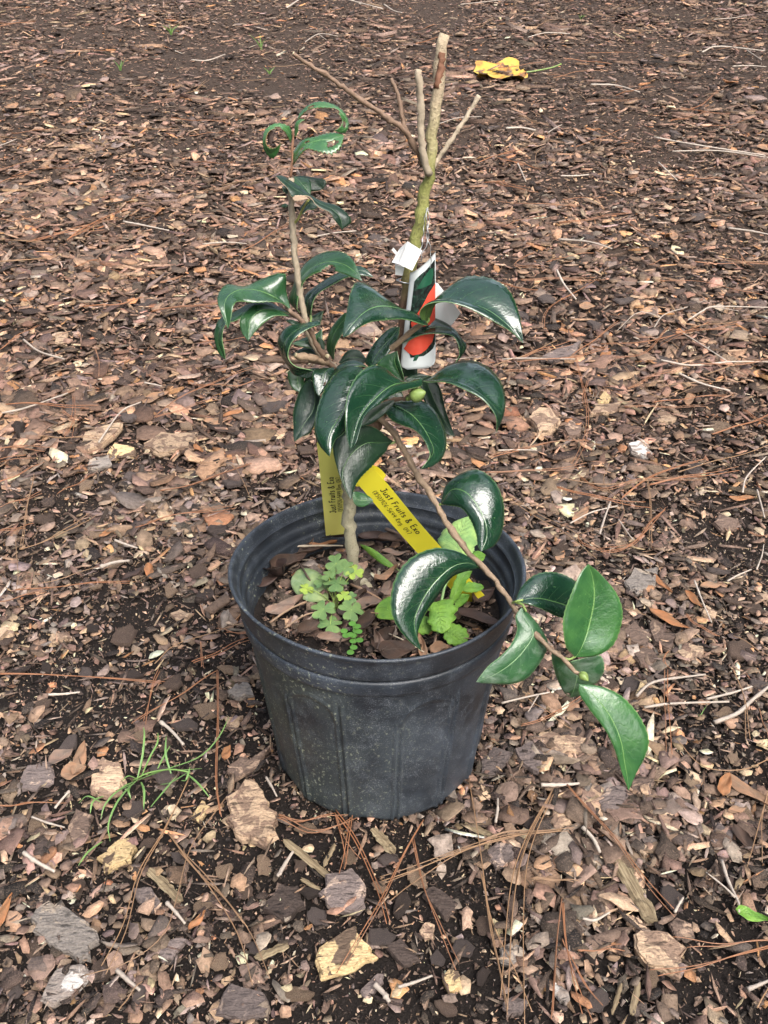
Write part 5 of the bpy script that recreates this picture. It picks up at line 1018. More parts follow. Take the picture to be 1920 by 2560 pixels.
big = [
 ('S', [(170, 1250), (270, 1190), (340, 1210), (420, 1275), (510, 1330), (480, 1480), (420, 1490), (290, 1440), (200, 1340)], 'grey', .012, 'big smooth grey bark slab at the lower left corner of the picture'),
 ('S', [(480, 480), (540, 425), (620, 470), (660, 560), (620, 650), (530, 660), (470, 590)], 'tan', .012, 'layered tan bark chunk left of the green grass weed'),
 ('S', [(1250, 590), (1340, 560), (1380, 650), (1420, 720), (1450, 850), (1380, 905), (1260, 870), (1180, 770), (1200, 660)], 'tan', .014, 'knobbly tan bark chunk with dark crackled patch just left of the pot base'),
 ('S', [(520, 950), (600, 890), (690, 840), (715, 900), (690, 970), (560, 1020)], 'yellow', .013, 'cream-yellow topped bark chunk below the grass weed'),
 ('S', [(360, 800), (400, 685), (480, 740), (470, 850), (390, 890)], 'brown', .009, 'pointed brown bark piece below left of the grass weed'),
 ('S', [(110, 560), (150, 460), (270, 440), (280, 560), (200, 600), (120, 605)], 'mauve', .006, 'flat mauve bark plate left of the layered tan chunk'),
 ('S', [(1000, 740), (1050, 640), (1090, 680), (1040, 775)], 'yellow', .006, 'small yellowish bark sliver right of the grass weed'),
 ('S', [(1160, 215), (1250, 215), (1240, 260), (1210, 292), (1175, 260)], 'tan', .005, 'small heart-shaped tan chip with a hole left of the pot'),
 ('S', [(1190, 90), (1240, 35), (1310, 60), (1310, 110), (1230, 125)], 'grey', .010, 'dark grey rounded bark lump beside the left pot wall'),
 ('S', [(230, 1690), (290, 1530), (440, 1500), (490, 1550), (380, 1680), (290, 1720)], 'white', .010, 'whitish flaking bark piece below the big grey slab'),
 ('S', [(1110, 1770), (1200, 1600), (1370, 1650), (1400, 1770), (1250, 1790)], 'mauve', .010, 'mauve bark block cut by the bottom edge of the picture'),
 ('S', [(690, 1110), (790, 1100), (850, 1210), (790, 1225), (720, 1180)], 'mauve', .007, 'dark mauve bark piece beside the wood splinter at lower left'),
 ('S', [(1170, 490), (1250, 430), (1300, 440), (1400, 370), (1350, 480), (1220, 550)], 'brown', .009, 'layered curved bark strip touching the pot base at left'),
 ('S', [(810, 1420), (900, 1365), (965, 1385), (900, 1480), (850, 1490)], 'mauve', .008, 'mauve and tan bark chip low at left of the long needles'),
 ('S', [(160, 910), (250, 860), (310, 850), (280, 930), (190, 950)], 'dark', .010, 'blackish bark piece left of the cream-yellow chunk'),
 ('T', [(415, 600), (450, 510), (580, 475), (640, 530), (665, 640), (620, 700), (470, 690)], 'mauve', .012, 'pinkish grained bark chunk in front of the pot'),
 ('T', [(385, 960), (440, 850), (600, 770), (650, 850), (700, 930), (600, 1000), (430, 1040)], 'yellow', .014, 'large cream and tan bark chunk at the bottom centre'),
 ('T', [(120, 690), (200, 560), (300, 560), (340, 660), (240, 740)], 'dark', .011, 'dark red-brown bark lump at the bottom left of the pot front'),
 ('T', [(940, 600), (990, 550), (1140, 650), (1060, 730)], 'dark', .009, 'dark slab with pale edge right of the crossing needles'),
 ('T', [(750, 870), (830, 820), (930, 940), (850, 980)], 'dark', .008, 'dark curled bark piece right of the cream and tan chunk'),
 ('T', [(1045, 1040), (1080, 985), (1130, 1000), (1150, 1090), (1080, 1115)], 'yellow', .010, 'yellowish bark nub at the bottom right of centre'),
 ('T', [(1265, 400), (1320, 345), (1410, 340), (1415, 420), (1330, 465)], 'mauve', .009, 'mauve bark chip with tan spot right of the pot front'),
 ('T', [(1330, 880), (1420, 840), (1475, 900), (1450, 985), (1350, 960)], 'grey', .009, 'grey and cream bark chip under the long tan needles'),
 ('T', [(925, 780), (960, 735), (1010, 750), (1000, 820), (960, 830)], 'tan', .004, 'flat plain tan chip in front of the dark slab'),
 ('T', [(620, 1100), (700, 1010), (745, 1000), (740, 1050), (670, 1150)], 'mauve', .006, 'thin brown bark flake at the very bottom centre'),
 ('U', [(0, 470), (80, 410), (190, 450), (150, 530), (80, 590), (0, 580)], 'mauve', .011, 'thick mauve bark block against the right side of the pot base'),
 ('U', [(290, 360), (400, 330), (600, 390), (590, 460), (460, 470), (340, 410)], 'tan', .011, 'long layered tan bark chunk under the lowest camellia leaf'),
 ('U', [(180, 420), (300, 380), (380, 490), (330, 580), (240, 520)], 'mauve', .010, 'broad mauve bark piece between pot base and the layered tan chunk'),
 ('U', [(575, 480), (600, 420), (720, 470), (690, 500)], 'tan', .006, 'flat tan bark end right of the layered tan chunk'),
 ('U', [(580, 650), (610, 615), (675, 650), (660, 770), (610, 775)], 'grey', .008, 'grey upright bark chip right of the white twig'),
 ('U', [(670, 740), (720, 650), (830, 650), (850, 700), (790, 800), (700, 790)], 'mauve', .010, 'large mauve bark chip under the tip of the lowest leaf'),
 ('U', [(860, 640), (900, 590), (1000, 600), (980, 680), (900, 705)], 'brown', .009, 'brown bark chip right of the lowest leaf tip'),
 ('U', [(960, 790), (1000, 755), (1105, 810), (1085, 880), (1000, 860)], 'tan', .009, 'light tan bark chip at the right with a frayed edge'),
 ('U', [(855, 1500), (1000, 1480), (1190, 1580), (1130, 1740), (1000, 1690), (900, 1620)], 'tan', .013, 'big tan and brown bark slab at the lower right'),
 ('U', [(1080, 1440), (1120, 1400), (1215, 1440), (1220, 1510), (1120, 1530)], 'brown', .009, 'dark brown bark chip above right of the big tan slab'),
 ('U', [(815, 1380), (900, 1390), (960, 1460), (950, 1490), (850, 1450)], 'tan', .006, 'tan bark flake at the foot of the rotten wood stick'),
 ('U', [(390, 860), (430, 750), (500, 790), (520, 860), (430, 910)], 'tan', .010, 'tan bark chunk with a dark streak right of the pot front'),
 ('U', [(1300, 950), (1360, 850), (1455, 910), (1440, 1000), (1350, 1000)], 'mauve', .009, 'shadowed mauve and tan bark piece near the right edge'),
 ('U', [(20, 1030), (90, 960), (190, 990), (190, 1060), (90, 1110)], 'mauve', .009, 'mauve chip with tan end at the left of the lower right mulch'),
 ('U', [(1220, 600), (1250, 580), (1285, 610), (1260, 650), (1225, 640)], 'mauve', .007, 'small cup-shaped bark chip near the red-brown leaf'),
 ('U', [(410, 1790), (440, 1765), (470, 1800), (520, 1840), (490, 1900), (440, 1860)], 'white', .007, 'white and brown bark piece at the bottom right of centre'),
 ('U', [(120, 1900), (190, 1850), (270, 1880), (240, 1950), (150, 1960)], 'mauve', .009, 'mauve bark lump at the bottom edge right of centre'),
 ('V', [(420, 960), (480, 880), (690, 815), (670, 880), (560, 970), (470, 985)], 'tan', .016, 'long tan bark slab left of the plant with split lower edge'),
 ('V', [(780, 965), (900, 895), (1100, 880), (1060, 960), (880, 1010)], 'tan', .015, 'long orange-tan bark slab right of the split slab'),
 ('V', [(590, 980), (640, 930), (750, 950), (750, 1000), (620, 1010)], 'yellow', .012, 'short pale bark chunk between the two long slabs'),
 ('V', [(470, 1070), (490, 1010), (610, 1000), (625, 1055), (540, 1080)], 'grey', .010, 'grey cracked bark plate below the two long slabs'),
 ('V', [(1075, 1800), (1110, 1735), (1180, 1730), (1200, 1780), (1140, 1820)], 'dark', .012, 'dark rounded bark stone left of the pot rim'),
 ('V', [(1140, 1420), (1180, 1385), (1260, 1390), (1270, 1440), (1190, 1465)], 'dark', .012, 'dark brown bark lump above left of the pot'),
 ('V', [(275, 2010), (300, 1985), (400, 1970), (410, 2010), (300, 2030)], 'tan', .008, 'smooth tan oval bark piece at the left edge of the picture'),
 ('V', [(950, 1870), (1000, 1845), (1065, 1870), (1030, 1910), (980, 1915)], 'tan', .008, 'pinkish tan broken bark chip left of the pot'),
 ('V', [(1310, 320), (1380, 320), (1370, 380), (1310, 375)], 'tan', .008, 'squarish tan chip at upper left behind the plant') if False else
 ('V', [(305, 325), (380, 322), (375, 385), (310, 375)], 'tan', .010, 'squarish orange-tan chip at the upper left'),
 ('V', [(165, 400), (200, 365), (270, 370), (250, 410), (190, 415)], 'brown', .012, 'brown bark piece left of the squarish orange-tan chip'),
 ('V', [(885, 2030), (920, 2010), (950, 2040), (920, 2085), (880, 2070)], 'brown', .007, 'reddish flat bark chip left of the pot wall'),
 ('V', [(0, 1960), (80, 1930), (90, 1990), (0, 2040)], 'tan', .010, 'tan bark slab at the far left edge'),
 ('X', [(175, 820), (200, 770), (300, 755), (350, 820), (310, 895), (230, 900)], 'tan', .022, 'rounded tan bark nugget right of the plant'),
 ('X', [(370, 850), (410, 810), (465, 850), (460, 910), (390, 915)], 'brown', .018, 'smaller brown bark nugget beside the rounded tan one'),
 ('X', [(725, 940), (780, 915), (860, 990), (820, 1015), (740, 985)], 'white', .014, 'pale streaked bark chunk in the middle right'),
 ('X', [(705, 1700), (760, 1640), (890, 1610), (870, 1720), (800, 1760), (720, 1770)], 'grey', .013, 'grey lichen-covered bark chunk right of the drooping branch'),
 ('X', [(260, 470), (330, 410), (460, 390), (440, 450), (330, 490)], 'mauve', .014, 'pale mauve bark slab behind the right leaves'),
 ('X', [(865, 780), (900, 745), (1000, 780), (970, 825), (890, 815)], 'tan', .010, 'pinkish tan bark plate at the middle right'),
 ('X', [(830, 1940), (880, 1900), (990, 2000), (960, 2080), (870, 2040)], 'brown', .012, 'brown bark block beside the lowest camellia leaves'),
 ('X', [(1000, 2090), (1060, 2040), (1140, 2060), (1130, 2130), (1040, 2150)], 'tan', .010, 'bright tan bark chip right of the brown block'),
 ('X', [(750, 2110), (800, 2060), (890, 2090), (880, 2150), (790, 2170)], 'brown', .010, 'brown bark chip at the right of the lowest leaf'),
 ('X', [(690, 1980), (760, 1930), (850, 2000), (830, 2070), (740, 2040)], 'brown', .012, 'long brown bark piece below the big upright leaf'),
 ('X', [(520, 770), (540, 720), (690, 710), (640, 770)], 'tan', .012, 'flat orange-tan bark slab at the middle right'),
 ('X', [(550, 700), (590, 645), (640, 670), (620, 710)], 'yellow', .010, 'cream bark chip above the flat orange-tan slab'),
 ('X', [(1130, 1880), (1150, 1830), (1220, 1870), (1200, 1910)], 'tan', .009, 'tan chip with dark spot near the right edge'),
 ('X', [(1200, 1370), (1230, 1320), (1340, 1360), (1330, 1410), (1240, 1420)], 'brown', .010, 'wide brown bark plate at the right edge'),
]
BIGPX = []
for k, (fr, poly, tone, th, lab) in enumerate(big):
    chunk(fr, poly, tone, th, lab, 100 + k); BIGPX.append(px(fr, *np.mean(poly, 0)))
ONES = 'zero one two three four five six seven eight nine ten eleven twelve thirteen fourteen fifteen sixteen seventeen eighteen nineteen'.split()
TENS = '- - twenty thirty forty fifty sixty seventy eighty ninety'.split()
def pc(v):
    v = int(min(99, max(0, round(v)))); return ONES[v] if v < 20 else TENS[v // 10] + ('-' + ONES[v % 10] if v % 10 else '')
USED = set()
def place(x, y):
    a_, b_ = x / 19.2, y / 25.6
    while (pc(a_), pc(b_)) in USED: b_ += 1
    USED.add((pc(a_), pc(b_))); return '%s percent across, %s percent down' % (pc(a_), pc(b_))
# ---- further loose chips, each its own thing
shapes = []
for k in range(22):
    rr_ = np.random.default_rng(500 + k); n = int(rr_.integers(5, 8)); a_ = (np.arange(n) + rr_.uniform(-.3, .3, n)) / n * 2 * math.pi
    ol = np.c_[np.cos(a_), np.sin(a_) * rr_.uniform(.5, .9)] * rr_.uniform(.75, 1.15, (n, 1)) * .5
    V, F, _ = ring_mesh(ol, rr_.uniform(.10, .22), k, .08, .16)
    for tone in ('tan', 'brown', 'mauve', 'dark'):
        me = bpy.data.meshes.new('bark_chip'); me.from_pydata(V.tolist(), [], [list(map(int, f)) for f in F]); me.materials.append(BK[tone]); me.update(); top_smooth(me)
        shapes.append((tone, me))
TN = {'tan': 'tan', 'brown': 'brown', 'mauve': 'mauve-grey', 'dark': 'dark brown'}
WH = {'front': 'in front of the pot', 'left': 'left of the pot', 'right': 'right of the pot', 'back': 'behind the plant'}
cnt = 0; r = np.random.default_rng(9)
while cnt < 225:
    x = r.uniform(20, 1900); y = 60 + 2480 * r.uniform(0, 1) ** .85
    if any(math.hypot(x - a_, y - b_) < 60 for a_, b_ in BIGPX) or (600 < x < 1290 and 1150 < y < 2050): continue
    g = GP(x, y)
    if math.hypot(g[0] - POT_C[0], g[1] - POT_C[1]) < .135: continue
    pxm = FPX / np.linalg.norm(g - np.array([0, 0, CAMZ])); s = min(.055, r.uniform(38, 78) / pxm * (1 if y > 800 else .9))
    tone = r.choice(['tan', 'brown', 'mauve', 'dark'], p=[.36, .3, .24, .1])
    me = [m_ for t_, m_ in shapes if t_ == tone][int(r.integers(22))]
    o = bpy.data.objects.new('bark_chip', me); COL.objects.link(o)
    o.location = (g[0], g[1], g[2] + .006 + s * .06); o.scale = (s, s, s * r.uniform(.5, .9))
    o.rotation_euler = (r.normal(0, .13) + (math.atan(SL) if g[1] > 1 else 0), r.normal(0, .13), r.uniform(0, 6.28))
    wh = 'back' if y < 1150 else ('front' if y > 2050 and 350 < x < 1450 else ('left' if x < 960 else 'right'))
    tag(o, '%s bark chip %s, %s' % (TN[tone], WH[wh], place(x, y)), 'bark chip', '%s bark chips %s' % (TN[tone], WH[wh]))
    BIGPX.append((x, y)); cnt += 1

# ---- wood splinters
for k, (fr, a_, b_, wd, lab) in enumerate((('T', (235, 325), (468, 512), 40, 'long pale rotten wood splinter in front of the pot at left'), ('T', (690, 262), (800, 392), 50, 'short pale wood splinter in front of the pot foot'), ('T', (1172, 232), (1328, 318), 34, 'pale wood splinter right of the pot front'),
        ('T', (432, 462), (490, 345), 22, 'thin yellow wood splinter leaning on the long one'), ('S', (780, 1020), (940, 1170), 44, 'tan wood splinter at the lower left'), ('U', (790, 1075), (985, 1430), 85, 'thick rotten wood stick at the lower right'), ('U', (150, 620), (560, 655), 0, ''), ('X', (605, 635), (790, 768), 34, 'flat straight wood strip at the middle right'),
        ('S', (1330, 1480), (1500, 1400), 40, 'dull greenish wood strip at the bottom left of centre'), ('T', (320, 525), (418, 575), 22, 'small tan wood sliver in front of the pot'), ('U', (865, 1960), (900, 1770), 34, 'grey wood splinter at the bottom right'), ('U', (750, 1950), (800, 1790), 20, 'thin tan straw at the bottom right'))):
    if not wd: continue
    p0, p1 = GP(*px(fr, *a_)), GP(*px(fr, *b_)); g = (p0 + p1) / 2; ax = nrm((p1 - p0)[:2]); L = np.linalg.norm((p1 - p0)[:2])
    dist = np.linalg.norm(g - np.array([0, 0, CAMZ])); hw = wd * FR[fr][2] / FPX * dist / 2; rr_ = np.random.default_rng(k); n = 12; V = []; F = []
    pr = np.array([(-1, 0), (-.8, .7), (-.2, .95), (.5, .85), (1, .2), (.6, -.4), (-.6, -.4)])
    for i in range(n):
        t = i / (n - 1); e = .55 + .45 * min(1, 8 * min(t, 1 - t) + rr_.uniform(0, .3))
        for q in pr: V.append(((t - .5) * L * (1 + rr_.normal(0, .05) * (i in (0, n - 1))), hw * q[0] * e * (1 + rr_.normal(0, .13)), hw * .38 * q[1] * (1 + rr_.normal(0, .22)) + .004))
    m_ = len(pr)
    for i in range(n - 1):
        for j in range(m_): F.append((i * m_ + j, i * m_ + (j + 1) % m_, (i + 1) * m_ + (j + 1) % m_, (i + 1) * m_ + j))
    F += [tuple(range(m_))[::-1], tuple((n - 1) * m_ + j for j in range(m_))]
    o = mesh('wood_splinter', V, F, SPLINT, None, None, False, None, tuple(g + [0, 0, .005]), world=False); o.rotation_euler = (rr_.normal(0, .1), rr_.normal(0, .03), math.atan2(ax[1], ax[0]))
    tag(o, lab, 'wood splinter', 'wood splinters on the mulch')

# ---- twigs
def gline(fr, pts, h=.014): return [GP(*px(fr, *q)) + np.array([0, 0, h]) for q in pts]
tw = [('X', [(1050, 285), (1130, 235), (1200, 210), (1500, 215)], .0022, 'long pale twig at the right edge behind the leaves', [[(1200, 212), (1330, 235)]]), ('X', [(900, 510), (1070, 540), (1280, 520), (1500, 520)], .0026, 'long pale twig with a side branch at the right edge', [[(1260, 515), (1120, 420), (1005, 348)]]),
      ('X', [(1000, 585), (1120, 640), (1280, 682)], .0030, 'thick pale broken twig at the right', []), ('X', [(1080, 1742), (1120, 1850), (1172, 1975)], .0018, 'straight pale twig right of the drooping leaves', []), ('X', [(400, 1422), (520, 1360), (660, 1325)], .0018, 'pale twig right of the pot rim', []),
      ('X', [(562, 1482), (590, 1390), (622, 1300)], .0026, 'stubby whitish twig crossing the pale twig right of the pot rim', []), ('X', [(1345, 1250), (1370, 1160), (1475, 1050)], .0020, 'curved grey twig at the right edge', []), ('X', [(1425, 1235), (1445, 1310), (1465, 1390)], .0022, 'short grey twig at the right edge below the curved one', []),
      ('X', [(330, 5), (370, 85), (435, 168)], .0035, 'grey bent twig behind the right leaf', []), ('X', [(865, 325), (920, 255), (1050, 212)], .0018, 'thin forked twig behind right', [[(900, 270), (780, 240), (660, 345)]]), ('X', [(30, 505), (150, 500), (440, 505)], .0022, 'straight pale straw just right of the leaves', []),
      ('X', [(1420, 1680), (1450, 1600), (1460, 1540)], .0015, 'small upright twig at the right edge', []), ('X', [(1260, 1745), (1320, 1710), (1390, 1680)], .0018, 'small grey twig right of the bright leaf', []), ('X', [(665, 1400), (705, 1460), (745, 1515)], .0016, 'thin pale twig among the needles right of the pot', []),
      ('X', [(5, 1015), (110, 1012), (220, 1014)], .0018, 'short white twig right of the leaves', []), ('U', [(120, 188), (250, 155), (395, 125)], .0013, 'thin white twig by the right pot wall', [[(330, 140), (270, 240)]]), ('U', [(890, 148), (960, 80), (1050, 52), (1285, 22)], .0018, 'pale twig right of the lowest leaf', []),
      ('U', [(935, 212), (1100, 190), (1420, 180)], .0016, 'straight pale twig right of the lowest leaf', []), ('U', [(1335, 300), (1470, 245), (1540, 180), (1655, 85)], .0026, 'thick grey branching twig at the right edge', []), ('U', [(1290, 165), (1430, 130), (1550, 92)], .0016, 'thin grey twig at the right edge', []),
      ('U', [(345, 660), (440, 660), (562, 653)], .0022, 'clean white twig right of the pot base', []), ('U', [(580, 905), (640, 970), (680, 1050)], .0022, 'brown twig with pale cut end right of the pot front', []), ('U', [(1375, 1095), (1410, 1210), (1470, 1340), (1470, 1400)], .0016, 'forked grey twig beside the small green leaf', [[(1450, 1310), (1380, 1240), (1285, 1165)]]),
      ('U', [(1105, 1395), (1130, 1350), (1155, 1310)], .0015, 'short pale twig above the big tan slab', []), ('U', [(580, 1430), (650, 1440), (735, 1395)], .0014, 'curved pale twig left of the rotten stick', []), ('U', [(1520, 1840), (1590, 1810), (1655, 1785)], .0018, 'pale twig at the lower right corner', []),
      ('U', [(85, 870), (95, 800), (98, 740)], .0014, 'short grey twig right of the pot front', []), ('S', [(140, 945), (200, 990), (300, 1045)], .0022, 'grey twig at the left below the weed', []), ('S', [(300, 715), (335, 670), (375, 625)], .0015, 'dark twig beside the layered tan chunk', []), ('S', [(875, 1205), (930, 1265), (970, 1315)], .0018, 'white twig at the lower left of centre', []),
      ('S', [(620, 1555), (680, 1610), (740, 1660)], .0020, 'grey twig at the bottom left', []), ('S', [(840, 265), (900, 315), (960, 385)], .0020, 'white twig standing askew between the grass weed and the pot', []), ('S', [(265, 125), (340, 122), (425, 112)], .0016, 'white twig left above the weed', []), ('S', [(180, 760), (260, 790), (350, 815)], .0012, 'thin tan stick left of the brown piece', []),
      ('S', [(1455, 1060), (1490, 1000), (1525, 940)], .0014, 'short grey twig in front of the pot at left', []), ('S', [(1385, 555), (1415, 605), (1440, 655)], .0014, 'short grey twig by the knobbly chunk', []), ('T', [(820, 1105), (900, 1080), (995, 1045)], .0014, 'thin tan straw at the bottom centre', []), ('T', [(700, 1090), (740, 1130), (775, 1180)], .0026, 'grey stick end at the bottom centre', []),
      ('T', [(200, 530), (240, 460), (278, 400)], .0016, 'grey twig left of the long wood splinter', []), ('T', [(1320, 250), (1330, 190), (1332, 125)], .0014, 'short white twig right of the pot base front', []), ('V', [(145, 395), (230, 460), (370, 505)], .0022, 'grey twig at the upper left', []), ('V', [(560, 970), (680, 800), (790, 745)], .0016, 'thin grey twig behind the two long slabs', []),
      ('V', [(650, 1515), (710, 1540), (775, 1560)], .0018, 'white twig left of the pot', []), ('V', [(570, 1665), (650, 1640), (730, 1630)], .0026, 'mossy grey twig left of the pot', []), ('V', [(0, 810), (150, 780), (390, 695)], .0018, 'long thin grey stem at the left edge', []), ('V', [(810, 635), (860, 645), (905, 655)], .0016, 'short white twig at the left behind the plant', []),
      ('K', [(1240, 60), (1340, 5), (1480, 20), (1655, 65)], .0045, 'long forked dead branch at the top edge of the picture', [[(1560, 45), (1480, 5)]]), ('K', [(1320, 210), (1380, 175), (1460, 185)], .0035, 'pale forked twig at the top behind the plant', [[(1380, 178), (1410, 200)]]), ('K', [(830, 290), (900, 292), (975, 265)], .0035, 'curved pale twig at the top left', []),
      ('K', [(880, 1100), (980, 1092), (1070, 1098)], .0024, 'straight white twig left behind the upright stem', []), ('K', [(1370, 1065), (1450, 1050), (1540, 1042)], .0024, 'white twig behind the upright stem', []), ('K', [(540, 1000), (640, 1020), (735, 1040)], .0034, 'brown stick at the left behind the plant', []), ('K', [(0, 670), (40, 655), (85, 635)], .003, 'pale twig at the left edge far back', []), ('K', [(760, 250), (790, 262)], .003, 'small pale stick far back at the left', []),
      ('L', [(0, 45), (40, 72), (78, 82)], .0045, 'pale end of the dead branch at the top centre', []), ('L', [(330, 45), (420, 35), (600, 15)], .003, 'thin pale twig at the top edge right of centre', []), ('L', [(870, 5), (940, 22), (1140, 15)], .003, 'pale twig at the top edge', []), ('L', [(1370, 255), (1440, 230), (1640, 250)], .0045, 'long pale twig at the top right', [[(1560, 245), (1625, 290)]]),
      ('L', [(890, 398), (1000, 402), (1100, 432)], .004, 'long pale twig right of the yellow leaf', []), ('L', [(620, 190), (700, 170), (800, 175)], .003, 'thin grey twig above the yellow leaf', []), ('L', [(1420, 112), (1500, 105), (1560, 95)], .003, 'thin pale twig far back at the top right', []), ('L', [(1160, 630), (1350, 665), (1640, 710)], .0035, 'long white twig at the right far back', []), ('L', [(1240, 692), (1440, 690), (1655, 720)], .0032, 'second long white twig at the right far back', []),
      ('L', [(1480, 1030), (1560, 1040), (1655, 1058)], .0034, 'white twig at the right edge behind', []), ('L', [(760, 800), (820, 800), (880, 795)], .003, 'white twig at the middle right far back', []), ('L', [(575, 745), (595, 790), (610, 825)], .003, 'short white stick right of the pruned stems', []), ('L', [(525, 590), (590, 588), (650, 600)], .005, 'tan wood piece right of the pruned stems', []),
      ('L', [(750, 1078), (880, 1090), (980, 1120)], .0032, 'grey stick right of the plant label', []), ('L', [(225, 575), (320, 545), (420, 540)], .0022, 'thin pale straw behind the pruned stems', []), ('L', [(705, 610), (735, 590), (765, 575)], .0026, 'short grey twig at the middle right far back', []), ('L', [(1180, 740), (1220, 780), (1260, 820)], .0028, 'tan straw far back at the right', []), ('L', [(1500, 318), (1570, 315), (1645, 320)], .003, 'pale straw at the right far back', [])]
for k, (fr, q, r_, lab, sd) in enumerate(tw):
    f_ = 1.0 if fr in 'STUV' else .68
    stickobj('twig', gline(fr, q, .015 if fr in 'STU' else .024), r_ * f_, r_ * .65 * f_, TWIG, lab, 'twig', 'fallen twigs on the mulch', 6, .12, None, 16, 2, k, [gline(fr, s, .015 if fr in 'STU' else .024) for s in sd])

